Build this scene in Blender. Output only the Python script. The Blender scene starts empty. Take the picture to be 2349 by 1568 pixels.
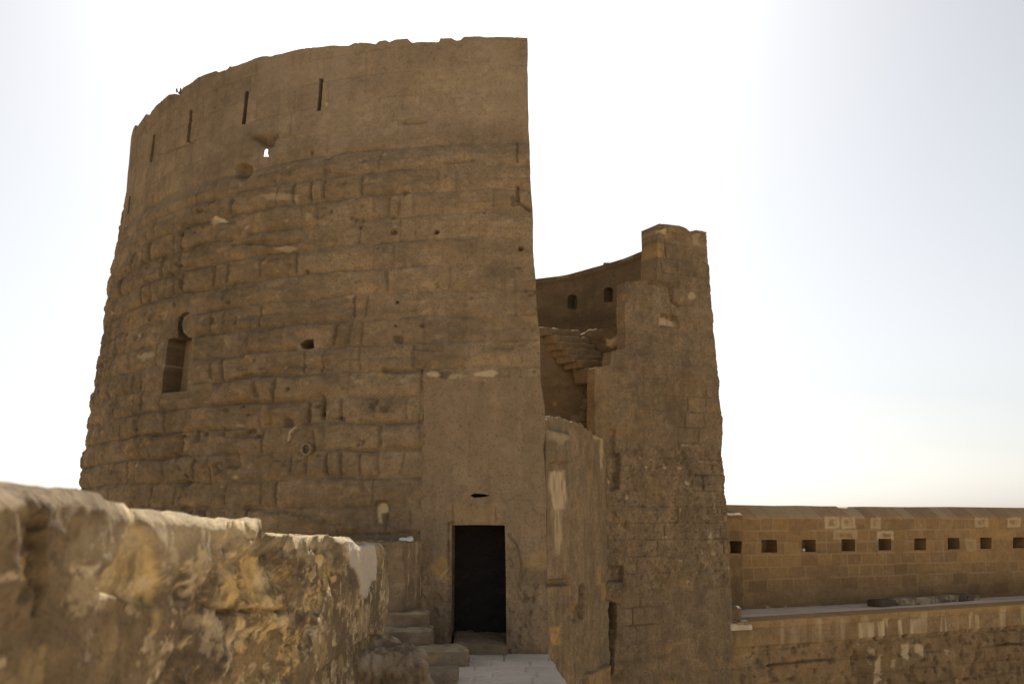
import bpy, math, random
import numpy as np
from mathutils import Vector, Matrix
S = bpy.context.scene
COL = S.collection
# ------------------------------------------------------------------ camera, sky, sun, exposure
EYE = 2.22
F = 2284.0
PITCH = math.atan(406 / F)
cam = bpy.data.cameras.new('camera')
cam.lens = 35.0; cam.sensor_width = 36.0
cam.clip_start = 0.05; cam.clip_end = 6000
cam.dof.use_dof = True; cam.dof.focus_distance = 21.0; cam.dof.aperture_fstop = 4.5
co = bpy.data.objects.new('camera', cam); COL.objects.link(co)
co.location = (0, 0, EYE); co.rotation_euler = (math.pi / 2 + PITCH, 0, 0)
S.camera = co
SUN_AZ, SUN_EL = math.radians(-5), math.radians(40)
w = bpy.data.worlds.new('World'); S.world = w; w.use_nodes = True
nt = w.node_tree
sky = nt.nodes.new('ShaderNodeTexSky'); sky.sky_type = 'NISHITA'
sky.sun_disc = False; sky.sun_elevation = SUN_EL; sky.sun_rotation = SUN_AZ
sky.air_density = 1.0; sky.dust_density = 1.5; sky.ozone_density = 1.0
bg = nt.nodes['Background']; bg.inputs[1].default_value = 0.061
hs = nt.nodes.new('ShaderNodeHueSaturation'); hs.inputs['Saturation'].default_value = 0.30      # dusty desert air: the sky is nearly white
nt.links.new(sky.outputs[0], hs.inputs['Color']); nt.links.new(hs.outputs[0], bg.inputs[0])
sl = bpy.data.lights.new('sun', 'SUN'); sl.energy = 5.0; sl.angle = math.radians(0.5); sl.color = (1, .93, .82)
so = bpy.data.objects.new('sun', sl); COL.objects.link(so)
sd = Vector((math.sin(SUN_AZ) * math.cos(SUN_EL), math.cos(SUN_AZ) * math.cos(SUN_EL), math.sin(SUN_EL)))
so.rotation_euler = sd.to_track_quat('Z', 'Y').to_euler(); so.location = sd * 60
S.view_settings.view_transform = 'Standard'; S.view_settings.look = 'None'
S.view_settings.exposure = 0.82; S.view_settings.gamma = 1.0; S.view_settings.use_curve_mapping = False
S.cycles.max_bounces = 6; S.cycles.diffuse_bounces = 4

# ------------------------------------------------------------------ projection helpers (used to read sizes off the photo)
CT, ST = math.cos(PITCH), math.sin(PITCH)
def ray(px, py):
    k = 784.0 - py
    d = np.array([px - 1174.5, F * CT - k * ST, k * CT + F * ST])
    return d / d[1]
def proj(p):
    x, y, z = p[..., 0], p[..., 1], p[..., 2] - EYE
    f = np.maximum(y * CT + z * ST, 0.05)
    return 1174.5 + F * x / f, 784 - F * (z * CT - y * ST) / f
def z_at(Y, py):
    k = (784.0 - np.asarray(py, float)) / F
    return EYE + Y * (k * CT + ST) / (CT - k * ST)
def floor_pt(px, py, z=0.0):
    r = ray(px, py); t = (z - EYE) / r[2]
    return np.array([r[0] * t, t])
def at(px, py, Y):
    r = ray(px, py) * Y
    return Vector((r[0], r[1], r[2] + EYE))

# ------------------------------------------------------------------ noise
def hsh(ix, iy, iz, seed):
    with np.errstate(over='ignore'):
        h = (ix.astype(np.int64) * 374761393 + iy.astype(np.int64) * 668265263 + iz.astype(np.int64) * 2147483647 + seed * 974634777).astype(np.uint32)
        h = (h ^ (h >> np.uint32(13))) * np.uint32(1274126177)
        h = (h ^ (h >> np.uint32(16))) * np.uint32(2246822519)
        h = h ^ (h >> np.uint32(15))
    return h.astype(np.float64) / 4294967295.0
def vn(x, y, z, seed=0):
    x, y, z = np.broadcast_arrays(np.asarray(x, float), np.asarray(y, float), np.asarray(z, float))
    fx, fy, fz = np.floor(x), np.floor(y), np.floor(z)
    tx, ty, tz = x - fx, y - fy, z - fz
    tx, ty, tz = [t * t * t * (t * (t * 6 - 15) + 10) for t in (tx, ty, tz)]
    ix, iy, iz = fx.astype(np.int64), fy.astype(np.int64), fz.astype(np.int64)
    r = 0
    for a in (0, 1):
        wx = tx if a else 1 - tx
        for b in (0, 1):
            wy = ty if b else 1 - ty
            for c in (0, 1):
                wz = tz if c else 1 - tz
                r = r + wx * wy * wz * hsh(ix + a, iy + b, iz + c, seed)
    return r * 2 - 1
def fbm(x, y, z, octv=4, seed=0, gain=0.5):
    x, y, z = np.asarray(x, float), np.asarray(y, float), np.asarray(z, float)
    r = 0; a = 1; n = 0
    for o in range(octv):
        r = r + a * vn(x, y, z, seed + o * 17); n += a
        x, y, z = x * 2.03 + 11.3, y * 2.03 + 5.7, z * 2.03 + 3.1; a *= gain
    return r / n
def sst(a, b, x):
    t = np.clip((x - a) / (b - a), 0, 1); return t * t * (3 - 2 * t)
def inpoly(x, y, poly):
    poly = np.asarray(poly, float); r = np.zeros(x.shape, bool)
    j = len(poly) - 1
    for i in range(len(poly)):
        xi, yi = poly[i]; xj, yj = poly[j]
        if yi != yj:
            r ^= ((yi > y) != (yj > y)) & (x < (xj - xi) * (y - yi) / (yj - yi) + xi)
        j = i
    return r
def pdist(x, y, poly, closed=True):
    poly = np.asarray(poly, float); d = np.full(x.shape, 1e9); bx = np.zeros(x.shape); by = np.zeros(x.shape)
    n = len(poly)
    for i in range(n if closed else n - 1):
        a, b = poly[i], poly[(i + 1) % n]; e = b - a; L = e @ e + 1e-12
        t = np.clip(((x - a[0]) * e[0] + (y - a[1]) * e[1]) / L, 0, 1)
        qx, qy = a[0] + t * e[0], a[1] + t * e[1]; dd = np.hypot(x - qx, y - qy)
        m = dd < d; d = np.where(m, dd, d); bx = np.where(m, qx, bx); by = np.where(m, qy, by)
    return d, bx, by
def soft(x, y, poly, wd):                      # 1 inside a polygon, fading over wd
    poly = np.asarray(poly, float); out = np.zeros(x.shape)
    lo, hi = poly.min(0) - wd, poly.max(0) + wd
    m = (x > lo[0]) & (x < hi[0]) & (y > lo[1]) & (y < hi[1])
    if m.any():
        xs, ys = x[m], y[m]; d = pdist(xs, ys, poly)[0]
        s = np.where(inpoly(xs, ys, poly), d, -d); out[m] = sst(-wd, wd, s)
    return out
def line(x, y, pts, wd):                       # 1 on a polyline, fading over wd
    pts = np.asarray(pts, float); out = np.zeros(x.shape)
    lo, hi = pts.min(0) - wd, pts.max(0) + wd
    m = (x > lo[0]) & (x < hi[0]) & (y > lo[1]) & (y < hi[1])
    if m.any():
        out[m] = 1 - sst(wd * .3, wd, pdist(x[m], y[m], pts, False)[0])
    return out
def circ(cx, cy, r, ry=None, n=16):
    ry = ry or r
    return [(cx + r * math.cos(i * 2 * math.pi / n), cy + ry * math.sin(i * 2 * math.pi / n)) for i in range(n)]

def masonry(u, z, h, lmin, lmax, seed, warp=.02, z0=0.0, headers=0.0):
    """coursed blocks: returns per-point edge distances and per-block random numbers"""
    uw = u + warp * fbm(u * 1.7, z * 1.7, 3.1, 2, seed + 5)
    zw = z + warp * fbm(u * 1.1, z * 1.4, 7.7, 2, seed + 9)
    row = np.floor((zw - z0) / h).astype(int)
    fz = (zw - z0) - row * h
    dz = np.minimum(fz, h - fz)
    idx = np.zeros(u.shape, int); du = np.zeros(u.shape); fu = np.zeros(u.shape)
    umin, umax = uw.min() - 3, uw.max() + 3
    for r in np.unique(row):
        rg = np.random.RandomState((int(r) * 7919 + seed * 131 + 100003) % (2**31))
        L = []; t = umin - rg.rand() * lmax
        while t < umax:
            L.append(t)
            t += rg.uniform(lmin * .35, lmin * .6) if rg.rand() < headers else rg.uniform(lmin, lmax)
        L = np.array(L); m = row == r
        k = np.clip(np.searchsorted(L, uw[m]) - 1, 0, len(L) - 2)
        idx[m] = k; a = uw[m] - L[k]; b = L[k + 1] - uw[m]
        du[m] = np.minimum(a, b); fu[m] = a / (a + b)
    zero = np.zeros(u.shape, int)
    return dict(row=row, du=du, dz=dz, e=np.minimum(du, dz), fz=fz / h, fu=fu,
                r1=hsh(row, idx, zero, seed), r2=hsh(row, idx, zero + 1, seed), r3=hsh(row, idx, zero + 2, seed))

# ------------------------------------------------------------------ object helpers
def tag(o, label=None, cat=None, group=None, kind=None):
    if label: o['label'] = label
    if cat: o['category'] = cat
    if group: o['group'] = group
    if kind: o['kind'] = kind
    return o
def thing(name, loc, label, cat, group=None):
    o = bpy.data.objects.new(name, None); o.empty_display_size = .3
    COL.objects.link(o); o.location = loc
    return tag(o, label, cat, group)
def mk(name, verts, faces, mat, parent=None, attrs=None, smooth=None):
    """verts (n,3) in world space, faces (m,4) array or list -> one mesh object"""
    verts = np.asarray(verts, float).copy()
    if parent is not None: verts -= np.array(parent_loc(parent))
    me = bpy.data.meshes.new(name)
    if isinstance(faces, np.ndarray):
        n = len(faces); me.vertices.add(len(verts)); me.vertices.foreach_set('co', verts.ravel().astype(np.float32))
        me.loops.add(n * 4); me.loops.foreach_set('vertex_index', faces.ravel().astype(np.int32))
        me.polygons.add(n); me.polygons.foreach_set('loop_start', np.arange(0, n * 4, 4, dtype=np.int32))
        me.polygons.foreach_set('loop_total', np.full(n, 4, np.int32)) if hasattr(me.polygons[0], 'loop_total') and False else None
        if smooth is not None: me.polygons.foreach_set('use_smooth', np.asarray(smooth, bool) if not np.isscalar(smooth) else np.full(n, bool(smooth)))
        me.update(calc_edges=True); me.validate()
    else:
        me.from_pydata([tuple(v) for v in verts], [], faces)
        if smooth: me.polygons.foreach_set('use_smooth', np.full(len(me.polygons), True))
        me.update()
    for k, a in (attrs or {}).items():
        at_ = me.attributes.new(k, 'FLOAT', 'POINT'); at_.data.foreach_set('value', np.asarray(a, np.float32).ravel())
    me.materials.append(mat)
    o = bpy.data.objects.new(name, me); COL.objects.link(o)
    if parent is not None: o.parent = parent
    else:
        c = verts.min(0) * .5 + verts.max(0) * .5; c[2] = verts[:, 2].min()
        me.transform(Matrix.Translation(-Vector(c))); o.location = c
    return o
def parent_loc(p):
    v = np.array(p.location)
    return v if p.parent is None else v + parent_loc(p.parent)

def grid(nu, nv):
    i = np.arange(nu)[None, :]; j = np.arange(nv)[:, None]
    a = j * (nu + 1) + i
    return np.stack([a, a + 1, a + nu + 2, a + nu + 1], -1)      # (nv,nu,4)
ATT = ('tone', 'pale', 'ochre', 'joint', 'dark')
def sheet(name, surf, U, Z, dfun, thick, mat, parent=None, holes=(), flip=False, splay=None):
    """thick wall: displaced front grid over a surface (u,z), holes cut clean through, closed sides and back"""
    nv, nu = U.shape[0] - 1, U.shape[1] - 1
    keep = np.ones((nv, nu), bool)
    Uc = (U[:-1, :-1] + U[1:, 1:] + U[1:, :-1] + U[:-1, 1:]) / 4; Zc = (Z[:-1, :-1] + Z[1:, 1:] + Z[1:, :-1] + Z[:-1, 1:]) / 4
    U, Z = U.copy(), Z.copy()
    for hp in holes:
        hp = np.asarray(hp, float)
        ins = inpoly(Uc, Zc, hp); keep &= ~ins
        vi = np.zeros(U.shape, bool); vo = np.zeros(U.shape, bool)
        for dj in (0, 1):
            for di in (0, 1):
                vi[dj:nv + dj, di:nu + di] |= ins; vo[dj:nv + dj, di:nu + di] |= ~ins
        b = vi & vo
        if b.any():
            _, qx, qy = pdist(U[b], Z[b], hp); U[b] = qx; Z[b] = qy
    pos, nrm = surf.P(U, Z)
    d, att = dfun(U, Z, pos)
    th = thick(U, Z) if callable(thick) else np.full(U.shape, float(thick))
    fr = pos + nrm * d[..., None]; bk = pos - nrm * th[..., None]
    if splay is not None: bk = bk + splay(U, Z, pos)
    N = U.size; g = grid(nu, nv)
    if flip: g = g[..., ::-1]
    front = g[keep]
    back = front[:, ::-1] + N
    pad = np.zeros((nv + 2, nu + 2), bool); pad[1:-1, 1:-1] = keep
    sides = []
    for (dj, di, e0, e1) in ((-1, 0, 0, 1), (0, 1, 1, 2), (1, 0, 2, 3), (0, -1, 3, 0)):
        m = keep & ~pad[1 + dj:1 + dj + nv, 1 + di:1 + di + nu]
        gg = grid(nu, nv)[m]
        a, b = gg[:, e0], gg[:, e1]
        q = np.stack([b, a, a + N, b + N], -1)
        if flip: q = q[:, ::-1]
        sides.append(q)
    sides = np.concatenate(sides) + 2 * N
    V = np.concatenate([fr.reshape(-1, 3), bk.reshape(-1, 3)] * 2)
    Fc = np.concatenate([front, back, sides])
    sm = np.concatenate([np.ones(len(front), bool), np.zeros(len(back) + len(sides), bool)])
    used = np.unique(Fc); rm = np.zeros(len(V), int); rm[used] = np.arange(len(used))
    at2 = {}
    for k, a in att.items():
        a = np.broadcast_to(a, U.shape).ravel(); at2[k] = np.concatenate([a, a, a, a])[used]
    return mk(name, V[used], rm[Fc], mat, parent, at2, sm)

class Plan:
    """vertical wall over a plan polyline; batter(z) moves it along the inward normal; 'out' = +1 keeps the normal to the right of travel"""
    def __init__(s, pts, batter=None, smooth=True):
        p = np.asarray(pts, float)
        if smooth and len(p) > 2:
            t = np.r_[0, np.cumsum(np.hypot(*np.diff(p, axis=0).T))]; tt = np.linspace(0, t[-1], 240)
            q = np.stack([np.interp(tt, t, p[:, 0]), np.interp(tt, t, p[:, 1])], 1)
            k = np.hanning(41); k /= k.sum()
            qp = np.concatenate([q[0] + (q[0] - q[20:0:-1]), q, q[-1] + (q[-1] - q[-2:-22:-1])])
            p = np.stack([np.convolve(qp[:, i], k, 'valid') for i in (0, 1)], 1)
        s.p = p; s.t = np.r_[0, np.cumsum(np.hypot(*np.diff(p, axis=0).T))]; s.L = s.t[-1]
        tg = np.gradient(p, s.t, axis=0) if len(p) > 2 else np.repeat((p[1:] - p[:1]) / s.L, 2, 0)
        tg /= np.linalg.norm(tg, axis=1)[:, None]; s.n = np.stack([tg[:, 1], -tg[:, 0]], 1); s.tg = tg
        s.b = batter or (lambda z: 0 * z)
    def P(s, u, z):
        n = np.stack([np.interp(u, s.t, s.n[:, i]) for i in (0, 1)], -1)
        q = np.stack([np.interp(u, s.t, s.p[:, i]) for i in (0, 1)], -1)
        tg0, tg1 = s.tg[0], s.tg[-1]                                   # straight on beyond both ends
        q = q + np.minimum(u, 0)[..., None] * tg0 + np.maximum(u - s.L, 0)[..., None] * tg1
        q = q - n * s.b(z)[..., None]
        return np.concatenate([q, z[..., None]], -1), np.concatenate([n, 0 * z[..., None]], -1)
    def inv(s, px, py, u0=None): return invert(s, px, py, np.linspace(-2, s.L + 2, 80) if u0 is None else u0)
def invert(surf, px, py, us):
    zs = np.linspace(-6, 13, 60); U, Z = np.meshgrid(us, zs)
    def err(u, z):
        p, n = surf.P(np.array([u]), np.array([z])); x, y = proj(p); return np.array([x[0] - px, y[0] - py])
    p, n = surf.P(U, Z); x, y = proj(p)
    facing = (n[..., 0] * p[..., 0] + n[..., 1] * p[..., 1]) < 0
    D = (x - px)**2 + (y - py)**2 + np.where(facing, 0, 1e9); i = np.unravel_index(D.argmin(), D.shape); q = np.array([U[i], Z[i]])
    for _ in range(12):
        e = err(*q); h = 1e-4
        J = np.stack([(err(q[0] + h, q[1]) - e) / h, (err(q[0], q[1] + h) - e) / h], 1)
        q = q - np.clip(np.linalg.lstsq(J, e, rcond=None)[0], -.5, .5)
    return q
def ipoly(surf, poly): return [tuple(surf.inv(*p)) for p in poly]

def rbox(name, c8, mat, parent=None, n=10, r=.2, amp=.02, freq=4., seed=0, att=None):
    """rough stone block: a hexahedron with 8 given corners (bottom 4 then top 4, counter-clockwise), worn edges and a lumpy skin"""
    c8 = np.asarray(c8, float); V = []; Fs = []; t = np.linspace(-1, 1, n + 1); off = 0
    for ax in range(3):
        for sg in (-1, 1):
            a, b = np.meshgrid(t, t); q = np.zeros((n + 1, n + 1, 3)); o1, o2 = [(1, 2), (2, 0), (0, 1)][ax]
            q[..., ax] = sg; q[..., o1] = a; q[..., o2] = b
            f = grid(n, n).reshape(-1, 4); f = f if sg > 0 else f[:, ::-1]
            V.append(q.reshape(-1, 3)); Fs.append(f + off); off += (n + 1)**2
    V = np.concatenate(V); Fs = np.concatenate(Fs)
    key = np.round(V * 1000).astype(int); _, first, inv = np.unique(key, axis=0, return_index=True, return_inverse=True)
    V = V[first]; Fs = inv.reshape(-1)[Fs]
    core = np.clip(V, -(1 - r), 1 - r); dv = V - core; dv /= np.maximum(np.linalg.norm(dv, axis=1), 1e-9)[:, None]; nn = dv.copy(); V = core + dv * r
    a, b, c = [(V[:, i] + 1) / 2 for i in range(3)]
    W = np.stack([(1-a)*(1-b)*(1-c), a*(1-b)*(1-c), a*b*(1-c), (1-a)*b*(1-c), (1-a)*(1-b)*c, a*(1-b)*c, a*b*c, (1-a)*b*c], 1)
    Pn = W @ c8
    d = amp * (fbm(Pn[:, 0] * freq, Pn[:, 1] * freq, Pn[:, 2] * freq, 4, seed) + .6 * np.abs(fbm(Pn[:, 0] * freq * 2, Pn[:, 1] * freq * 2, Pn[:, 2] * freq * 2, 3, seed + 3)))
    Pn = Pn + nn * d[:, None]
    at_ = {'tone': fbm(Pn[:, 0] * 5, Pn[:, 1] * 5, Pn[:, 2] * 5, 3, seed + 8) * .6}
    if att: at_.update({k: (v(Pn) if callable(v) else np.full(len(Pn), v)) for k, v in att.items()})
    return mk(name, Pn, Fs, mat, parent, at_, True)
def hexa(x0, x1, y0, y1, z0, z1):
    return [(x0, y0, z0), (x1, y0, z0), (x1, y1, z0), (x0, y1, z0), (x0, y0, z1), (x1, y0, z1), (x1, y1, z1), (x0, y1, z1)]
def tube(name, pts, rad, mat, parent=None, n=7):
    V = []; Fs = []; pts = [Vector(p) for p in pts]
    for i, p in enumerate(pts):
        t = (pts[min(i + 1, len(pts) - 1)] - pts[max(i - 1, 0)]).normalized()
        a = t.orthogonal().normalized(); b = t.cross(a); r = rad[i] if hasattr(rad, '__len__') else rad
        for k in range(n):
            an = 2 * math.pi * k / n; V.append(p + (a * math.cos(an) + b * math.sin(an)) * r)
        if i:
            for k in range(n):
                Fs.append(((i - 1) * n + k, (i - 1) * n + (k + 1) % n, i * n + (k + 1) % n, i * n + k))
    Fs.append(tuple(range(n))[::-1]); Fs.append(tuple(range((len(pts) - 1) * n, len(pts) * n)))
    return mk(name, np.array([tuple(v) for v in V]), Fs, mat, parent, None, True)

# ------------------------------------------------------------------ materials
def stone(name, c1, c2, c3, pale=(.64, .51, .31), ochre=(.56, .34, .105), jointc=(.3, .22, .14), darkc=(.07, .05, .035),
          bump=.35, fine=22.0, streak=.5, speck=.5, pits=.5, warm=True):
    c1, c2, c3 = [(c[0] * .985, c[1] * 1.015, c[2] * 1.0) if warm else c for c in (c1, c2, c3)]
    m = bpy.data.materials.new(name); m.use_nodes = True; t = m.node_tree; N = t.nodes; L = t.links
    bs = N['Principled BSDF']; bs.inputs['Roughness'].default_value = .95; bs.inputs['Specular IOR Level'].default_value = .15
    geo = N.new('ShaderNodeNewGeometry')
    def noise(scale, detail=5, rough=.6, sc=(1, 1, 1), dist=0):
        mp = N.new('ShaderNodeMapping'); mp.inputs['Scale'].default_value = sc; L.new(geo.outputs['Position'], mp.inputs[0])
        n = N.new('ShaderNodeTexNoise'); n.inputs['Scale'].default_value = scale; n.inputs['Detail'].default_value = detail
        n.inputs['Roughness'].default_value = rough; n.inputs['Distortion'].default_value = dist; L.new(mp.outputs[0], n.inputs['Vector']); return n.outputs[0]
    def ramp(v, a, b):
        r = N.new('ShaderNodeMapRange'); r.inputs[1].default_value = a; r.inputs[2].default_value = b; r.interpolation_type = 'SMOOTHSTEP'; L.new(v, r.inputs[0]); return r.outputs[0]
    def mix(f, a, b, mode='MIX'):
        x = N.new('ShaderNodeMix'); x.data_type = 'RGBA'; x.blend_type = mode
        for s, v in ((x.inputs[0], f), (x.inputs[6], a), (x.inputs[7], b)):
            if hasattr(v, 'is_output'): L.new(v, s)
            else: s.default_value = v if np.isscalar(v) else (*v, 1)
        return x.outputs[2]
    def mul(a, b):
        x = N.new('ShaderNodeMath'); x.operation = 'MULTIPLY'
        for s, v in ((x.inputs[0], a), (x.inputs[1], b)):
            if hasattr(v, 'is_output'): L.new(v, s)
            else: s.default_value = v
        return x.outputs[0]
    def attr(k):
        a = N.new('ShaderNodeAttribute'); a.attribute_name = k; return a.outputs['Fac']
    c = mix(ramp(noise(.55, 4), .35, .65), c1, c2)
    c = mix(ramp(noise(2.3, 6, .65, (1, 1, 1.6)), .45, .72), c, c3)
    # vertical run-off streaks
    c = mix(mul(ramp(noise(1.0, 4, .6, (7, 7, .5)), .52, .78), streak), c, tuple(v * .62 for v in c1), 'MIX')
    # per-block tone
    tn = N.new('ShaderNodeMath'); tn.operation = 'MULTIPLY_ADD'; L.new(attr('tone'), tn.inputs[0]); tn.inputs[1].default_value = .45; tn.inputs[2].default_value = 1.0
    cc = N.new('ShaderNodeCombineColor')
    for i in range(3): L.new(tn.outputs[0], cc.inputs[i])
    c = mix(1.0, c, cc.outputs[0], 'MULTIPLY')
    # grain and pock marks
    c = mix(mul(ramp(noise(fine, 3, .7), .52, .7), speck), c, tuple(v * .55 for v in c2))
    c = mix(mul(ramp(noise(fine * .8, 2, .6, (1.1, 1.1, 1)),   .62, .76), .22), c, tuple(min(v * 1.5, .8) for v in c3))
    c = mix(mul(ramp(noise(fine * 1.15, 2, .55), .635, .70), pits), c, tuple(v * .38 for v in c2))
    c = mix(mul(ramp(noise(fine * .35, 5, .72), .48, .70), .55), c, tuple(v * .66 for v in c1))
    c = mix(attr('joint'), c, jointc)
    c = mix(mul(attr('ochre'), ramp(noise(9, 4), .25, .6)), c, ochre)
    c = mix(attr('pale'), c, pale)
    c = mix(attr('dark'), c, darkc)
    L.new(c, bs.inputs['Base Color'])
    bp = N.new('ShaderNodeBump'); bp.inputs['Strength'].default_value = bump; bp.inputs['Distance'].default_value = .03
    ad = N.new('ShaderNodeMath'); ad.operation = 'ADD'; L.new(noise(fine, 6, .7), ad.inputs[0]); L.new(noise(fine * .25, 5, .65), ad.inputs[1])
    L.new(ad.outputs[0], bp.inputs['Height']); L.new(bp.outputs[0], bs.inputs['Normal'])
    return m
M_TOWER = stone('weathered tower limestone', (.30, .21, .125), (.25, .18, .112), (.35, .25, .155), speck=.7, bump=.5, jointc=(.39, .32, .235))  # jointc is the grey used for the painted glare up high
M_PLASTER = stone('brown render', (.31, .215, .13), (.28, .20, .125), (.34, .24, .15), streak=.45, bump=.4, speck=.6, pits=.55)
M_TURRET = stone('turret limestone', (.27, .19, .115), (.22, .163, .105), (.32, .225, .135), speck=.85, pits=.7, bump=.55)
M_PARAPET = stone('coursed parapet limestone', (.35, .222, .10), (.30, .192, .095), (.38, .25, .12), jointc=(.45, .32, .18), streak=.2, bump=.25, pits=.3, warm=False)
M_RETAIN = stone('retaining wall limestone', (.29, .19, .10), (.24, .165, .095), (.33, .23, .13), pale=(.64, .52, .33), speck=.6)
M_RUBBLE = stone('rubble masonry', (.29, .20, .12), (.23, .165, .105), (.38, .28, .175), fine=45., speck=.45, bump=.5, pale=(.66, .55, .39))
M_STEP = stone('worn step stone', (.30, .215, .14), (.24, .175, .115), (.36, .27, .18), fine=40., streak=.1)
M_PAVE = stone('pale paving', (.70, .585, .455), (.63, .53, .415), (.74, .62, .49), jointc=(.25, .2, .16), streak=0, speck=.2, bump=.12, pits=.15, warm=False)
M_GROUND = stone('sandy ground', (.52, .40, .26), (.47, .36, .23), (.56, .44, .30), fine=3., streak=0, warm=False)
M_WHITE = stone('pale plaster', (.62, .53, .42), (.58, .49, .38), (.66, .57, .46), streak=.1, speck=.15, bump=.1, pits=.1, warm=False)
M_DARK = stone('opening shade stone', (.17, .135, .115), (.14, .11, .095), (.2, .16, .13), streak=0)  # backs of slits, holes and windows: their shade put into the colour
M_DOORSHADE = stone('painted doorway shade', (.035, .029, .027), (.03, .025, .024), (.045, .036, .032), streak=0)  # near-black colour stands for the shade inside the doorway
def flat(name, c, rough=.8):
    m = bpy.data.materials.new(name); m.use_nodes = True; b = m.node_tree.nodes['Principled BSDF']
    n = m.node_tree.nodes.new('ShaderNodeTexNoise'); n.inputs['Scale'].default_value = 30
    x = m.node_tree.nodes.new('ShaderNodeMix'); x.data_type = 'RGBA'; x.inputs[6].default_value = (*c, 1); x.inputs[7].default_value = (*[v * .7 for v in c], 1)
    m.node_tree.links.new(n.outputs[0], x.inputs[0]); m.node_tree.links.new(x.outputs[2], b.inputs['Base Color']); b.inputs['Roughness'].default_value = rough
    return m
M_TWIG = flat('dry twig bark', (.12, .085, .06)); M_FOIL = flat('white plastic', (.75, .75, .74), .4)

# ------------------------------------------------------------------ ground, paths
def boxobj(name, x0, x1, y0, y1, z0, z1, mat, parent=None):
    f = [(0, 3, 2, 1), (4, 5, 6, 7), (0, 1, 5, 4), (1, 2, 6, 5), (2, 3, 7, 6), (3, 0, 4, 7)]
    return mk(name, np.array(hexa(x0, x1, y0, y1, z0, z1)), f, mat, parent)
GZ = -6.0
g = 2500
tag(mk('ground', np.array([(-g, -g, GZ), (g, -g, GZ), (g, g, GZ), (-g, g, GZ)]), [(0, 1, 2, 3)], M_GROUND), kind='structure')

# ------------------------------------------------------------------ the great round tower
RZ = np.array([-6, 0, 2, 3.1, 4.05, 4.7, 6.26, 7.74, 9.15, 9.42, 10.7, 13.5]) - .13; RR = np.array([12.45, 12.05, 11.93, 11.85, 11.82, 11.78, 11.65, 11.56, 11.45, 11.35, 11.29, 11.26])
CX, CY, R0 = .3, 29.4, 12.05
class Tower:
    off = 0.0
    def P(s, u, z):
        R = np.interp(z, RZ, RR) + s.off; a = u / R0
        n = np.stack([-np.sin(a), -np.cos(a), 0 * a], -1)
        p = np.stack([CX - R * np.sin(a), CY - R * np.cos(a), z], -1)
        return p, n
    def inv(s, px, py): return invert(s, px, py, np.linspace(-2, 20, 120))
TW = Tower(); TP = Tower(); TP.off = .02
EDGE = [(1210, 86), (1211, 230), (1213, 300), (1215, 330), (1217, 430), (1221, 480), (1223, 570), (1228, 640), (1232, 720), (1237, 760), (1238, 800), (1241, 870), (1250, 930), (1252, 985), (1246, 1030), (1250, 1060), (1254, 1200), (1258, 1500), (1260, 1600), (1262, 2100)]
ed = np.array([TW.inv(*p) for p in EDGE]); ed = ed[ed[:, 1].argsort()]
def uedge(z): return np.interp(z, ed[:, 1], ed[:, 0]) + .018 * fbm(z * 2.3, 1.7, .3, 3, 77)
TOP = [(297, 350), (300, 330), (310, 300), (325, 275), (335, 262), (345, 257), (365, 237), (388, 217), (412, 214), (415, 208), (420, 196), (450, 180), (490, 165), (525, 152), (533, 153), (545, 150), (585, 135), (600, 131), (650, 122), (690, 112), (740, 106), (800, 104), (815, 97), (850, 97), (860, 101), (868, 94), (885, 92), (893, 97), (908, 90), (935, 89), (943, 97), (1000, 98), (1007, 97), (1009, 88), (1035, 86), (1046, 92), (1056, 91), (1064, 84), (1100, 84), (1112, 86), (1140, 85), (1210, 86)]
tp = np.array([TW.inv(*p) for p in TOP]); tp = tp[tp[:, 0].argsort()]
def tower_top(u):
    z = np.interp(u, tp[:, 0], tp[:, 1])
    z = np.where(u > 13.0, 12.12 + 0 * u, z)
    return z + .02 * fbm(u * 3, .5, .2, 3, 5) - .06 * sst(.35, .6, fbm(u * 1.3, .2, .9, 2, 55)) * (u > 3)
def tower_wz(U, Z, pos):                       # 0 on the smooth upper ashlar, 1 on the eroded courses
    x, y = proj(pos)
    lim = np.interp(x, [190, 300, 420, 640, 700, 900, 1250], [600, 470, 420, 345, 330, 325, 330])
    return sst(-70, 110, y - lim + 90 * fbm(U * .8, Z * .8, 2., 3, 31))
DOOR = [(1036, 1204), (1090, 1203), (1158, 1204), (1160, 1300), (1162, 1470), (1162, 1530), (1034, 1530), (1035, 1400)]
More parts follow.
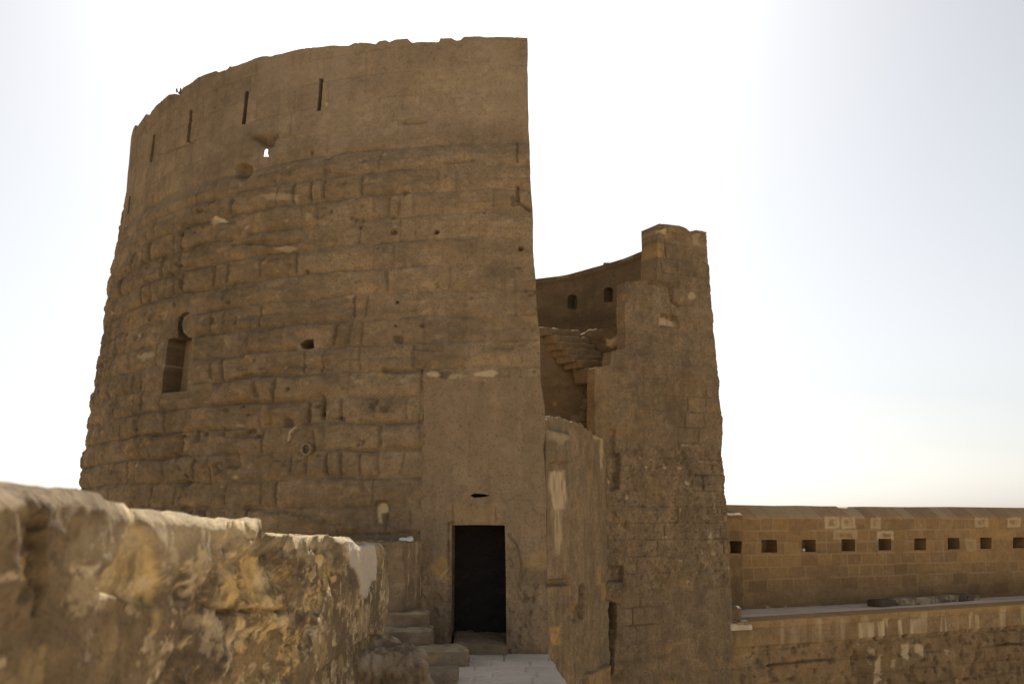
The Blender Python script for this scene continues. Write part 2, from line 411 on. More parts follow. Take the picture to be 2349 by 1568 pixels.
def tower_d(U, Z, pos):
    x, y = proj(pos); W = tower_wz(U, Z, pos)
    nearR = sst(700, 1150, x)
    Wl = W * (1.15 - .85 * nearR)
    m = masonry(U, Z, .49, .75, 1.3, 3, warp=.06, headers=.5)
    ero = sst(-.15, .35, fbm(U * .55, Z * .8, 1.2, 3, 12) + .12 * (1 - nearR))            # where the joints have weathered out
    boss = sst(.72, .74, m['r2'])
    wj = .035 + .05 * m['r1']
    pil = sst(0, 1, np.minimum(m['du'] / .10, 1)) * sst(0, 1, np.minimum(m['dz'] / .09, 1))
    nz = .022 * fbm(U * 7, Z * 7, 2., 3, 53); m['du'] = np.maximum(m['du'] + nz, 0); m['dz'] = np.maximum(m['dz'] + nz, 0); m['e'] = np.minimum(m['du'], m['dz'])
    j = (1 - sst(.25, 1, m['e'] / wj)) * (.08 + .92 * ero)
    jv = (1 - sst(.2, 1, m['du'] / (.022 + .035 * m['r2']))) * (hsh(m['row'], np.floor(U / .7).astype(int), 0 * m['row'], 51) > .45) * sst(.02, .06, m['dz'])
    jh = (1 - sst(.1, 1, m['dz'] / .05)) * sst(-.1, .35, fbm(U * .8, Z * 1.3, 6.2, 3, 52))
    und = sst(.45, .0, m['fz']) * (m['r2'] > .45)                        # blocks worn back along their lower edge
    d = Wl * ((m['r1'] - .55) * .028 + boss * .035 * pil - .016 * j - .026 * jv - .020 * jh - .014 * und)
    bul = sst(.0, .30, m['fz']) * sst(1.0, .62, m['fz'])                   # every course bulges between its bed joints
    d += (.35 * W + .65 * Wl) * .030 * bul * (.35 + .65 * sst(-.35, .25, fbm(U * .9, Z * 1.1, 5.2, 4, 56)))
    d -= W * .03 * (1 - sst(.1, 1, np.minimum(m['fz'], 1 - m['fz']) / .07)) * sst(-.25, .15, fbm(U * 1.3, Z * .8, 3.3, 4, 57))
    h2 = np.abs(m['fz'] - .5 - .12 * fbm(U * 1.1, Z * .3, 1., 3, 58)); d -= W * .016 * (1 - sst(.0, .09, h2)) * sst(.0, .3, fbm(U * .9, m['row'] * 3.7, 2.2, 3, 59))
    d += (Wl + .3 * W) * .05 * fbm(U * 1.5, Z * 4.6, .3, 6, 21, .66) + .012 * fbm(U * .5, Z * .5, 4., 2, 22)
    pit = sst(.34, .6, fbm(U * 4.5, Z * 6.5, 2.2, 3, 23)) * sst(0, .5, fbm(U * .6, Z * .8, 8.1, 2, 24) + .15)
    d -= Wl * .05 * pit
    # smooth ashlar above
    ma = masonry(U, Z, .52, .7, 1.2, 9, warp=.01)
    d -= (1 - W) * .02 * (1 - sst(.2, 1, ma['e'] / .022)) * (fbm(U * .7, Z * .7, 3., 2, 4) > -.1)
    d += (1 - W) * .014 * fbm(U * 3, Z * 3, 1., 6, 6, .68)
    d -= (1 - W) * .02 * sst(.28, .5, fbm(U * 7, Z * 8, 3., 3, 7)) * sst(-.1, .3, fbm(U * .8, Z, 1., 2, 8))
    # a shallow ledge in the wall, cracks, putlog holes, scars
    wx, wy = x + 3 * fbm(U * 6, Z * 6, 1., 2, 91), y + 3 * fbm(U * 6, Z * 6, 5., 2, 92)
    for pl, wd, dp in (([(365, 352), (420, 335), (455, 318)], 3, .04), ([(596, 402), (640, 392)], 3, .04), ([(925, 282), (978, 278)], 4, .06), ([(1186, 328), (1187, 370)], 4, .06), ([(1020, 372), (1090, 368)], 4, .04),
                       ([(1188, 428), (1188, 466), (1200, 472), (1214, 482)], 5, .09), ([(1188, 428), (1216, 431)], 3, .05), ([(408, 602), (430, 612), (455, 604), (490, 598)], 6, .06), ([(535, 560), (560, 556), (640, 560), (690, 552)], 6, .07),
                       ([(470, 520), (490, 505), (540, 512)], 6, .05), ([(650, 840), (690, 838), (760, 843)], 5, .04), ([(880, 850), (930, 853), (968, 850)], 6, .07), ([(968, 850), (966, 900), (962, 960), (966, 1010)], 4, .04),
                       ([(668, 1010), (680, 985), (700, 975)], 6, .06), ([(720, 990), (718, 1030)], 5, .05), ([(505, 995), (520, 1000), (600, 998)], 6, .04), ([(800, 1110), (830, 1105), (840, 1130), (810, 1140)], 8, .06), ([(560, 1165), (640, 1172), (690, 1178)], 6, .05)):
        d -= dp * line(wx, wy, pl, wd)
    for (hx, hy, hr, dp) in ((910, 692, 5, .2), (909, 747, 4, .1), (1003, 532, 7, .2), (904, 533, 9, .16), (1083, 681, 4, .1), (704, 621, 5, .12), (760, 486, 6, .08), (866, 571, 4, .1), (935, 436, 4, .06), (1195, 570, 9, .18), (778, 630, 4, .06), (480, 850, 5, .06), (1222, 852, 6, .1), (960, 520, 4, .05)):
        d -= dp * sst(0, .8, 1 - np.hypot((wx - hx) / hr, (wy - hy) / (hr * .8)))
    d -= .22 * soft(wx, wy, [(541, 385), (552, 378), (575, 380), (574, 400), (556, 414), (545, 405)], 5) * 1.0
    d -= .16 * soft(wx, wy, [(582, 314), (636, 310), (624, 332), (604, 332)], 7)
    d -= .12 * soft(wx, wy, [(903, 770), (921, 770), (921, 795), (903, 795)], 3) * (1 - soft(wx, wy, [(903, 785), (921, 785), (921, 797), (903, 797)], 2))
    for bx0, by0, bx1, by1 in ((948, 795, 985, 803), (992, 795, 1018, 805), (1130, 792, 1178, 800)):
        d -= .05 * soft(wx, wy, [(bx0, by0), (bx1, by0), (bx1, by1), (bx0, by1)], 3)
    calm = np.maximum(soft(x, y, [(364, 706), (446, 706), (446, 905), (362, 910)], 10), soft(x, y, [(680, 768), (730, 768), (730, 808), (680, 808)], 8))
    d = d * (1 - .85 * calm)
    d -= .07 * soft(wx, wy, [(862, 1150), (892, 1150), (892, 1206), (862, 1206)], 4)
    for bx0, by0, bx1, by1 in ((515, 870, 620, 898), (695, 866, 765, 888), (612, 930, 690, 950), (440, 1040, 510, 1072), (590, 598, 660, 612)):
        d += .065 * soft(wx, wy, [(bx0, by0), (bx1, by0 - 4), (bx1, by1), (bx0, by1)], 9)
    for bx0, by0, bx1, by1 in ((450, 985, 458, 1010), (402, 1040, 412, 1075), (520, 1040, 546, 1072), (738, 905, 744, 955), (585, 870, 592, 905), (550, 815, 575, 850), (310, 960, 318, 985)):
        d -= .08 * soft(wx, wy, [(bx0, by0), (bx1, by0), (bx1, by1), (bx0, by1)], 4)
    d -= .02 * sst(6, 0, np.abs(wx - 964)) * sst(-.2, .2, fbm(U * 2, Z * 1.5, 3., 3, 71)) * (y > 1000) * (y < 1240)
    d -= .12 * soft(x, y, [(974, 880), (1400, 874), (1400, 1700), (974, 1700)], 5)
    pale = np.zeros(U.shape)
    for pl, v in (([(548, 410), (558, 404), (571, 386), (575, 390), (570, 405), (556, 413)], 1), ([(484, 504), (495, 497), (514, 500), (521, 508), (500, 514), (485, 512)], .8), ([(596, 448), (640, 444), (690, 450), (680, 460), (620, 458)], .3),
                  ([(630, 566), (660, 562), (684, 570), (660, 580), (640, 574)], .4), ([(978, 856), (1000, 851), (1012, 858), (1000, 865), (980, 863)], .75), ([(1030, 856), (1075, 860), (1060, 866), (1030, 866)], .4), ([(1086, 853), (1130, 850), (1146, 856), (1130, 866), (1090, 862)], .7),
                  ([(865, 1160), (875, 1154), (888, 1156), (888, 1172), (874, 1176), (872, 1200), (866, 1195)], .9), ([(900, 530), (908, 530), (906, 540), (900, 538)], .5), ([(745, 234), (752, 234), (752, 243), (746, 243)], .5), ([(1216, 848), (1226, 848), (1226, 858), (1218, 858)], .6), ([(312, 815), (350, 805), (355, 815), (325, 830)], .3)):
        pale = np.maximum(pale, v * soft(wx, wy, pl, 2.5))
    pale = np.maximum(pale, .35 * sst(.5, .75, fbm(U * 3.1, Z * 6, 6., 4, 41)) * W * (1 - nearR * .5))
    pale = np.maximum(pale, .8 * line(x, y, [(664, 1010), (668, 992), (678, 978)], 2.5))
    tone = (m['r3'] - .5) * .35 * W + (1 - W) * (ma['r3'] - .5) * .42 + .22 * (1 - W) * fbm(U * 3.5, Z * .4, 2., 3, 45) + .5 * fbm(U * .3, Z * .9, 3., 3, 42)
    tone += .22 * (1 - W) - .85 * sst(1050, 330, x)  # left flank darkened in the colour, standing for light falloff
    tone += .55 * fbm(U * 9, Z * 10, 5., 5, 47, .7) + .2 * fbm(U * 5, Z * .5, 4., 3, 48)
    tone += .5 * W * fbm(U * 1.6, Z * 4.2, 9., 5, 44, .62)
    d += W * .016 * fbm(U * 9, Z * 12, 2., 4, 46, .65)
    ochre = .2 * sst(.25, .6, fbm(U * 2.2, Z * 5, 1., 4, 43)) * W
    dark = .3 * Wl * jv + .35 * soft(x, y, [(575, 312), (640, 308), (625, 340), (600, 340)], 14) + .5 * sst(.5, .9, pit) * W
    # dark upper band under the pale one
    dark = dark + .12 * sst(0, 30, y - 262) * sst(360, 320, y) * sst(900, 1050, x) + .10 * sst(165, 130, y) * sst(900, 1000, x)
    return d, dict(tone=tone, pale=pale, ochre=ochre, dark=np.clip(dark, 0, 1), joint=np.clip(.42 * (1 - W) * sst(250, 700, x) * (.6 + .8 * fbm(U * 1.2, Z * 1.5, 8., 5, 49, .65)), 0, 1))  # joint channel here greys the upper ashlar, painting in sky glare
tower = thing('round_tower', (CX, CY, GZ), 'huge weathered curved stone tower with a dark doorway at its foot', 'tower')
uR = 15.6
nu, nv = 680, 560
zt0 = -1.2
sgrid = np.linspace(0, 1, nu + 1)
Vv = np.linspace(0, 1, nv + 1)[:, None]
Uu = np.broadcast_to(sgrid[None, :] * uR, (nv + 1, nu + 1))
Zz = zt0 + Vv * (tower_top(Uu) - zt0)
Uu = Uu + uedge(Zz) * np.exp(-Uu / 1.2) - .0
SLITS = [((737, 180), (731.5, 255), 4.6), ((567.5, 209), (558, 285), 4.2), ((438, 252), (431, 326), 3.6), ((355, 308), (346, 372), 2.8), ((298.5, 450), (293, 492), 2.)]
def slit_poly(a, b, h): return ipoly(TW, [(a[0] - h, a[1]), (a[0] + h, a[1]), (b[0] + h, b[1]), (b[0] - h, b[1])])
slits = [slit_poly(*s) for s in SLITS]
NICHE = ipoly(TW, [(386, 777), (400, 774), (407, 776), (409, 762), (409, 745), (411, 728), (418, 718), (428, 715), (436, 718), (428, 722), (421, 730), (418, 745), (422, 762), (432, 774), (440, 773), (428, 896), (370, 902)])
SKYH = ipoly(TW, [(607, 345), (611, 341), (616, 343), (615, 352), (617, 360), (605, 360), (606, 352)])
PUT = ipoly(TW, [(688, 789), (700, 779), (719, 776), (721, 798), (706, 801), (692, 799)])
SLOT = ipoly(TP, [(1078, 1136), (1088, 1131), (1105, 1132), (1128, 1136), (1105, 1140), (1088, 1141)])
DOORU = np.array(ipoly(TP, DOOR))
big = np.array([(DOORU[:, 0].min() - .06, -1.3), (DOORU[:, 0].max() + .06, -1.3), (DOORU[:, 0].max() + .06, DOORU[:, 1].max() + .06), (DOORU[:, 0].min() - .06, DOORU[:, 1].max() + .06)])
bslot = np.array(SLOT); cs = bslot.mean(0); bslot = cs + (bslot - cs) * 1.25
def tower_thick(U, Z):                          # the wall thins to a parapet at the top; the loophole's splay meets the sky
    x = np.hypot(U - np.mean([p[0] for p in SKYH]), (Z - np.mean([p[1] for p in SKYH])))
    return .9 - .45 * sst(8.8, 9.2, Z)
def tower_splay(U, Z, pos):                     # the loophole runs obliquely up through the wall
    c = np.mean(SKYH, 0); wt = sst(1.9, .25, np.hypot(U - c[0], Z - c[1]))
    a = U / R0; n = np.stack([-np.sin(a), -np.cos(a), 0 * a], -1); v = pos - np.array([0, 0, EYE]); v = v / (-(v * n).sum(-1))[..., None]
    return (v + n) * .45 * wt[..., None]
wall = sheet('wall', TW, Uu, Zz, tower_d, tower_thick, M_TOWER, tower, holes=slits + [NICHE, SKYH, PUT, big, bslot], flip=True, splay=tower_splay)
# hidden lower footing and the back of the ring
class Ring:
    def P(s, u, z):
        R = np.interp(z, RZ, RR); a = u / R0; n = np.stack([-np.sin(a), -np.cos(a), 0 * a], -1)
        return np.stack([CX - R * np.sin(a), CY - R * np.cos(a), z], -1), n
def plain_d(fr=.6, am=.03, seed=1):
    def fn(U, Z, pos):
        m = masonry(U, Z, .47, .75, 1.25, seed, warp=.04, headers=.4); j = 1 - sst(.25, 1, m['e'] / .04)
        return am * fbm(U * fr * 3, Z * fr * 6, .5, 4, seed) + (m['r1'] - .5) * am - am * j, dict(tone=(m['r3'] - .5) * .4, joint=.25 * j)
    return fn
U2, Z2 = np.meshgrid(np.linspace(uedge(np.array([-1.2]))[0], 15.6, 120), np.linspace(GZ, -1.2, 40))
sheet('footing', TW, U2, Z2, plain_d(), .9, M_TOWER, tower, flip=True)
U2, Z2 = np.meshgrid(np.linspace(15.6, 33, 180), np.linspace(GZ, 12.07, 120))
sheet('rear_wall', TW, U2, Z2, plain_d(seed=8), .9, M_TOWER, tower, flip=True)
def backplate(name, surf, poly, depth, mat, parent, grow=.06):
    poly = np.asarray(poly); c = poly.mean(0); lo, hi = poly.min(0) - grow, poly.max(0) + grow
    U3, Z3 = np.meshgrid(np.linspace(lo[0], hi[0], 8), np.linspace(lo[1], hi[1], 8))
    return sheet(name, surf, U3, Z3, lambda U, Z, p: (-depth + 0 * U + .01 * fbm(U * 5, Z * 5, 1., 2, 3), dict(tone=0 * U)), depth + .08, mat, parent, flip=isinstance(surf, Tower))
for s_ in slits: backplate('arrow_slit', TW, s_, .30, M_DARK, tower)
nb = backplate('window', TW, NICHE, .42, M_TOWER, tower); nb['label'] = 'blocked tapering window niche with a dark crack above it'
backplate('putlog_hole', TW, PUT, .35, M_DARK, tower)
# clay pipe mouth
pc, pn = TW.P(*[np.array([v]) for v in TW.inv(706, 1030)]); pc = Vector(pc[0]); pn = Vector(pn[0])
a_ = Vector((0, 0, 1)); b_ = pn.cross(a_)
V = []; Fs = []; npp = 24
for (r, o) in ((.10, -.2), (.12, .05), (.115, .075), (.085, .075), (.08, .03), (.075, -.12)):
    for k in range(npp): V.append(tuple(pc + pn * o + (a_ * math.sin(2 * math.pi * k / npp) + b_ * math.cos(2 * math.pi * k / npp)) * r))
for i in range(5):
    for k in range(npp): Fs.append((i * npp + k, (i + 1) * npp + k, (i + 1) * npp + (k + 1) % npp, i * npp + (k + 1) % npp))
Fs.append(tuple(5 * npp + k for k in range(npp)))
mk('pipe_mouth', np.array(V), Fs, M_STEP, tower, None, True)['label'] = 'pale round pipe mouth low on the tower'
# rendered panel round the doorway
PT = [(966, 872), (985, 868), (1000, 869), (1040, 868), (1090, 866), (1140, 866), (1180, 864), (1240, 866)]
PTu = np.array(ipoly(TP, PT)); PTu = PTu[PTu[:, 0].argsort()]
uL = TP.inv(967, 1100)[0]; zb = -1.2
nu2, nv2 = 150, 300
Uu = np.broadcast_to(np.linspace(0, 1, nu2 + 1)[None, :], (nv2 + 1, nu2 + 1)); Vv = np.linspace(0, 1, nv2 + 1)[:, None]
ztop = np.interp(Uu * uL, PTu[:, 0], PTu[:, 1]); Zp = zb + Vv * (ztop - zb)
u0 = uedge(Zp) + .004; Up = u0 + Uu * (uL - u0 + .035 * fbm(Zp * 3, 1., 2., 4, 3))
def panel_d(U, Z, pos):
    x, y = proj(pos); wx, wy = x + 4 * fbm(U * 5, Z * 5, 1., 3, 61), y + 4 * fbm(U * 5, Z * 5, 3., 3, 62)
    low = sst(1290, 1345, wy)
    d = .032 * fbm(U * 1.5, Z * 1.2, 1., 6, 63, .7) + (.25 + low) * .03 * fbm(U * 7, Z * 7, 2., 5, 64, .65) - .03 * (.15 + low) * sst(.22, .5, fbm(U * 11, Z * 9, 4., 3, 67))
    # torn render above the left shoulder, cracks and a dished smear right of the door
    d -= .035 * soft(wx, wy, [(975, 1310), (1010, 1280), (1030, 1240), (1032, 1500), (972, 1500)], 6)
    for pl, wd, dp in (([(1165, 1225), (1185, 1255), (1195, 1290), (1192, 1330)], 4, .03), ([(1160, 1150), (1180, 1140), (1250, 1150)], 3, .02), ([(968, 1138), (1010, 1140)], 3, .02), ([(1166, 1262), (1178, 1262)], 4, .05), ([(1168, 1285), (1172, 1298)], 6, .05), ([(1038, 1160), (1037, 1200)], 4, .03), ([(1135, 1165), (1136, 1195)], 3, .03)):
        d -= dp * line(wx, wy, pl, wd)
    d -= .03 * soft(wx, wy, [(1185, 1300), (1252, 1302), (1252, 1338), (1190, 1338)], 6)
    tone = .35 * fbm(U * .8, Z * .7, 3., 3, 65) - .45 * soft(wx, wy, [(1190, 1306), (1255, 1305), (1255, 1336), (1192, 1338)], 8) - .3 * soft(wx, wy, [(970, 1190), (1025, 1180), (1015, 1290), (975, 1300)], 16) - .25 * sst(1460, 1500, y)
    och = .6 * soft(wx, wy, [(985, 1300), (1015, 1275), (1032, 1290), (1030, 1330), (1000, 1330)], 8) + .35 * soft(wx, wy, [(1215, 1270), (1252, 1260), (1252, 1302), (1210, 1304)], 8) + .25 * soft(wx, wy, [(1030, 1160), (1150, 1160), (1150, 1203), (1030, 1203)], 10)
    pale = .5 * soft(wx, wy, [(1005, 1325), (1030, 1300), (1031, 1304), (1008, 1330)], 2) + .7 * sst(.68, .8, fbm(U * 5, Z * 5, 9., 3, 66)) * .6
    return d, dict(tone=tone + .4 * fbm(U * 5, Z * 2.2, 7., 5, 68, .66) + .25 * fbm(U * 8, Z * .5, 3., 3, 69), ochre=och, pale=pale, dark=.15 * (.2 + low) * sst(.22, .5, fbm(U * 11, Z * 9, 4., 3, 67)) + .3 * line(wx, wy, [(1165, 1225), (1185, 1255), (1195, 1290), (1192, 1330)], 4))
sheet('rendered_panel', TP, Up, Zp, panel_d, .04, M_PLASTER, tower, holes=[DOORU, SLOT], flip=True)['label'] = 'smooth brown rendered panel around the doorway'
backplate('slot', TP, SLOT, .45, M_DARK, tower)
# shallow box behind the doorway, its shade painted near-black
dp0, _ = TP.P(DOORU[:, 0], DOORU[:, 1]); x0, x1 = dp0[:, 0].min() - .05, dp0[:, 0].max() + .05; zt = DOORU[:, 1].max() + .05; y0 = dp0[:, 1].max() - .02
pv = np.array(hexa(x0, x1, y0, y0 + .7, -.02, zt)); mk('doorway', pv, [(0, 1, 2, 3), (7, 6, 5, 4), (6, 7, 3, 2), (5, 6, 2, 1), (7, 4, 0, 3)], M_DOORSHADE, tower)['label'] = 'tall dark rectangular doorway'
ya = dp0[:, 1].min()
def door_sill():
    a, b = at(1034, 1497, ya - .12), at(1165, 1499, ya - .12); c, d_ = at(1034, 1458, ya - .1), at(1165, 1462, ya - .1)
    zz = d_.z
    rbox('door_sill', [(a.x, ya - .12, -.05), (b.x, ya - .12, -.05), (b.x, ya + .9, -.05), (a.x, ya + .9, -.05), (a.x + .03, ya - .06, c.z - .09), (b.x - .03, ya - .06, zz - .13), (b.x, ya + .9, zz), (a.x, ya + .9, c.z)], M_PLASTER, tower, 24, .2, .05, 3.5, 4, dict(tone=-.35))
door_sill()

# ------------------------------------------------------------------ left part of the walk: path, rubble parapet, steps
XE = [(1258, 1500), (1300, 1568)]
e0, e1 = floor_pt(*XE[0]), floor_pt(*XE[1])
dirp = (e1 - e0) / np.linalg.norm(e1 - e0)
def xedge(Y): return e0[0] + (Y - e0[1]) * (e1[0] - e0[0]) / (e1[1] - e0[1])
def path():
    ys = np.concatenate([np.linspace(18.2, 11.0, 361)]); xs = np.linspace(0, 1, 150)
    Yg, Tg = np.meshgrid(ys, xs, indexing='ij'); xe = xedge(Yg) + .025 * fbm(Yg * 3, 1., 0., 3, 2); Xg = -3.4 + Tg * (xe + 3.4)
    m = masonry(Xg, Yg, .55, .5, .85, 17, .02); j = 1 - sst(.2, 1, m['e'] / .028)
    Zg = .012 * fbm(Xg * 1.5, Yg * 1.5, 0., 3, 4) + (m['r1'] - .5) * .014 - .02 * j
    V = np.stack([Xg, Yg, Zg], -1).reshape(-1, 3); nY, nX = Yg.shape; f = grid(nX - 1, nY - 1).reshape(-1, 4)
    ring = np.arange(nY) * nX + nX - 1; lo = V[ring].copy(); lo[:, 2] = GZ; nb_ = len(V); V = np.concatenate([V, lo])
    q = np.stack([ring[1:], ring[:-1], nb_ + np.arange(nY - 1), nb_ + np.arange(1, nY)], -1)[:, ::-1]
    tone = np.concatenate([((m['r3'] - .5) * .3 + .3 * fbm(Xg, Yg, 3., 3, 5)).ravel(), np.zeros(nY)])
    jn = np.concatenate([(j * .28 * sst(-.3, .3, fbm(Xg * 2, Yg * 2, 1., 3, 9))).ravel(), np.zeros(nY)])
    Fc = np.concatenate([f[:, ::-1], q])
    me = mk('path', V, Fc, M_PAVE, None, dict(tone=tone, joint=jn), False); tag(me, kind='structure')
path()
tag(boxobj('platform', -3.0, .95, -6, 10.9, GZ, .45, M_PAVE), kind='structure')

FA, FB = np.array([-1.57, 17.3]), np.array([-.047, 1.0])
def wx_face(Y): return FA[0] - FB[0] * (17.3 - Y)
def face_Y(px):                                 # where a photo column meets the parapet face (near eye level)
    k = (px - 1174.5) / F * 1.016; return (FA[0] - FB[0] * 17.3) / (k - FB[0])
FT = [(-700, 1100), (-300, 1090), (0, 1108), (50, 1108), (80, 1116), (110, 1110), (145, 1106), (180, 1115), (200, 1122), (235, 1125), (255, 1130), (258, 1141), (300, 1151), (340, 1165), (385, 1163), (420, 1170), (470, 1175), (520, 1183), (560, 1186), (612, 1187), (617, 1217), (640, 1219), (680, 1222), (700, 1232), (730, 1227), (765, 1225), (777, 1231), (800, 1227), (815, 1232), (824, 1244), (850, 1241), (895, 1248)]
fY = np.array([face_Y(p[0]) for p in FT]); fZ = np.array([float(z_at(y, p[1])) for y, p in zip(fY, FT)])
fY = np.r_[-3, .3, fY[2:]]; fZ = np.r_[fZ[2] + .03, fZ[2] + .02, fZ[2:]]
def ftop(Y): return np.interp(Y, fY, fZ)
rubble = thing('rubble_wall', (wx_face(5) - .4, 5, GZ), 'crumbling blurred rubble parapet in the left foreground with ochre scars and a white plaster patch', 'wall')
def build_rubble():
    YE = face_Y(896)
    s1 = np.geomspace(1.25, YE, 560); ys = np.concatenate([np.linspace(-3, 1.2, 30), s1])
    # cross-section: up the right face, over the top, down the left face
    nr, ntp = 190, 46; wd = .75
    sec = [('r', t) for t in np.r_[np.linspace(-6.4, -1.35, 6), np.linspace(-1.3, -.05, nr)]] + [('t', t) for t in np.linspace(.0, 1, ntp)] + [('l', t) for t in np.linspace(-.05, -6.4, 40)]
    n1 = len(ys); n2 = len(sec); P = np.zeros((n1, n2, 3)); Nn = np.zeros((n1, n2, 3)); T = ftop(ys)
    blk = ys
    for j, (k, t) in enumerate(sec):
        Y = ys; xf = wx_face(Y)
        if k == 'r': P[:, j] = np.stack([xf, Y, T + t], -1); Nn[:, j] = (1, .047, .0)
        elif k == 't': P[:, j] = np.stack([xf - t * wd, Y, T - .02 * abs(t - .5)], -1); Nn[:, j] = (0, 0, 1)
        else: P[:, j] = np.stack([xf - wd, Y, T + t], -1); Nn[:, j] = (-1, -.047, 0)
        if k == 'r' and t > -.12: Nn[:, j] = np.array([1, .05, (t + .12) / .12 * .8])
        if k == 't' and t < .15: Nn[:, j] = np.array([(.15 - t) / .15 * .8, 0, 1])
    Nn /= np.linalg.norm(Nn, axis=-1)[..., None]
    X, Y, Z = P[..., 0], P[..., 1], P[..., 2]
    px, py = proj(P); isr = np.array([k != 'l' for k, _ in sec])[None, :]
    front = (Y > 1.0) & isr
    px = np.where(front, px, -9999)
    tt = np.array([t if k == 'r' else (.0 if k == 't' else t) for k, t in sec])[None, :] + 0 * Y
    sc = 1.0
    wpx, wpy = px + 13 * fbm(Y * 8, Z * 22, X * 9, 6, 101, .74), py + 13 * fbm(Y * 8, Z * 22, X * 9 + 4, 6, 102, .74)
    plas = sst(.0, .12, fbm(Y * .8, Z * 1.4, 1., 2, 103) + .9 * sst(5.2, 6.2, Y) - .35)      # surviving render, mostly at the far end
    m = masonry(Y * 1.0, Z, .42, .55, .95, 33, .1, z0=-.02); j = (1 - sst(.1, 1, m['e'] / .07))
    rough = 1 - .75 * plas
    d = .42 * rough * (.05 * fbm(Y * 8, Z * 15, X * 9, 6, 117, .72) + .02 * sst(2.6, 1.8, Y) * fbm(Y * 12, Z * 36, X * 20, 4, 121, .6) + .06 * fbm(Y * 2.2, Z * 3.4, X * 3, 6, 104, .62) + .045 * np.abs(fbm(Y * 6, Z * 8, X * 7, 4, 105, .6)) + (m['r1'] - .5) * .06 - .045 * j)
    d += plas * (.03 + .006 * fbm(Y * 7, Z * 2, X * 5, 4, 106))
    d += .015 * fbm(Y * 14, Z * 14, X * 14, 3, 107) * rough
    # hollows and broken faces
    HOL = (([(560, 1350), (572, 1285), (590, 1262), (620, 1285), (645, 1345), (600, 1378), (565, 1372)], .05), ([(610, 1225), (640, 1250), (660, 1320), (665, 1355), (640, 1330), (618, 1280), (606, 1250)], .07), ([(0, 1280), (35, 1270), (45, 1320), (25, 1370), (0, 1380)], .05),
           ([(262, 1160), (330, 1170), (345, 1195), (300, 1200), (275, 1185)], .03), ([(190, 1335), (240, 1280), (280, 1200), (305, 1210), (332, 1290), (350, 1340), (330, 1390), (250, 1370), (200, 1360)], .045), ([(378, 1340), (398, 1290), (410, 1320), (408, 1380), (385, 1390)], .05), ([(545, 1440), (660, 1440), (655, 1700), (535, 1700)], .07), ([(0, 1190), (40, 1180), (50, 1240), (30, 1270), (0, 1260)], .035))
    for pl, dp in HOL: d -= .5 * dp * soft(wpx, wpy, pl, 9)
    for pl, dpp, wdd in (([(562, 1180), (563, 1250), (566, 1300), (555, 1345)], .05, 9), ([(55, 1200), (48, 1260), (52, 1330), (40, 1400)], .05, 14), ([(470, 1380), (520, 1400), (560, 1395), (650, 1400)], .03, 10), ([(470, 1380), (480, 1390)], .0, 8)): d -= dpp * line(wpx, wpy, pl, wdd)
    d -= .07 * soft(px, py, [(846, 1456), (795, 1488), (743, 1523), (690, 1560), (690, 1900), (905, 1900), (905, 1456)], 3)
    d = d * sst(-.5, .0, tt + .5)
    # keep the top line: small knobbles only
    d = np.where(np.array([k == 't' for k, _ in sec])[None, :], .018 * fbm(Y * 5, X * 8, 3., 4, 108) + .012 * np.abs(fbm(Y * 14, X * 14, 3., 3, 109)), d)
    P = P + Nn * d[..., None]
    ochre = np.zeros(Y.shape); pale = np.zeros(Y.shape); dark = np.zeros(Y.shape); joint = np.zeros(Y.shape)
    for pl, v in (([(190, 1335), (240, 1280), (280, 1200), (305, 1210), (332, 1290), (350, 1340), (330, 1392), (250, 1372), (200, 1362)], 1.0), ([(0, 1285), (30, 1280), (40, 1330), (0, 1375)], 1.0), ([(560, 1350), (572, 1285), (590, 1262), (620, 1285), (645, 1340), (600, 1375), (565, 1370)], 1.0), ([(640, 1320), (660, 1290), (672, 1300), (668, 1350), (645, 1345)], .6), ([(560, 1450), (660, 1450), (655, 1700), (540, 1700)], .25), ([(315, 1400), (335, 1395), (330, 1450), (312, 1470)], .5), ([(190, 1450), (240, 1430), (235, 1500), (195, 1530)], .35), ([(0, 1490), (60, 1480), (50, 1600), (0, 1600)], .3), ([(730, 1300), (760, 1285), (765, 1310), (740, 1330)], .5)):
        ochre = np.maximum(ochre, v * soft(wpx, wpy, pl, 5))
    for pl, v in (([(262, 1140), (300, 1150), (345, 1164), (344, 1172), (300, 1162), (262, 1150)], .75), ([(345, 1166), (480, 1176), (600, 1190), (598, 1200), (560, 1205), (560, 1240), (520, 1235), (480, 1210), (440, 1200), (400, 1190)], .5), ([(425, 1290), (450, 1270), (480, 1290), (470, 1350), (440, 1370), (430, 1330)], .55), ([(500, 1290), (545, 1260), (560, 1270), (550, 1310), (510, 1330)], .4), ([(345, 1215), (372, 1240), (390, 1275), (380, 1300), (355, 1290), (345, 1250)], .65), ([(395, 1430), (430, 1410), (480, 1415), (500, 1370), (520, 1380), (505, 1420), (440, 1440), (400, 1445)], .5), ([(628, 1410), (670, 1405), (672, 1435), (640, 1440)], .5), ([(610, 1219), (680, 1223), (765, 1226), (765, 1250), (740, 1262), (700, 1250), (650, 1236), (612, 1230)], .5),
                  ([(190, 1375), (205, 1360), (212, 1375), (200, 1400)], .4), ([(815, 1430), (830, 1380), (842, 1390), (838, 1440), (820, 1470)], .3), ([(868, 1300), (893, 1300), (893, 1500), (875, 1500)], .22)):
        pale = np.maximum(pale, v * soft(wpx, wpy, pl, 7) * (.55 + .45 * sst(-.25, .25, fbm(Y * 9, Z * 9, X, 3, 110))))
    pale = np.maximum(pale,   .7 * sst(.13, .24, fbm(Y * 4.5, Z * 11, X * 5, 6, 111, .72)) * (.5 + .5 * sst(-.2, .2, fbm(Y * 12, Z * 40, X * 9, 3, 118))))
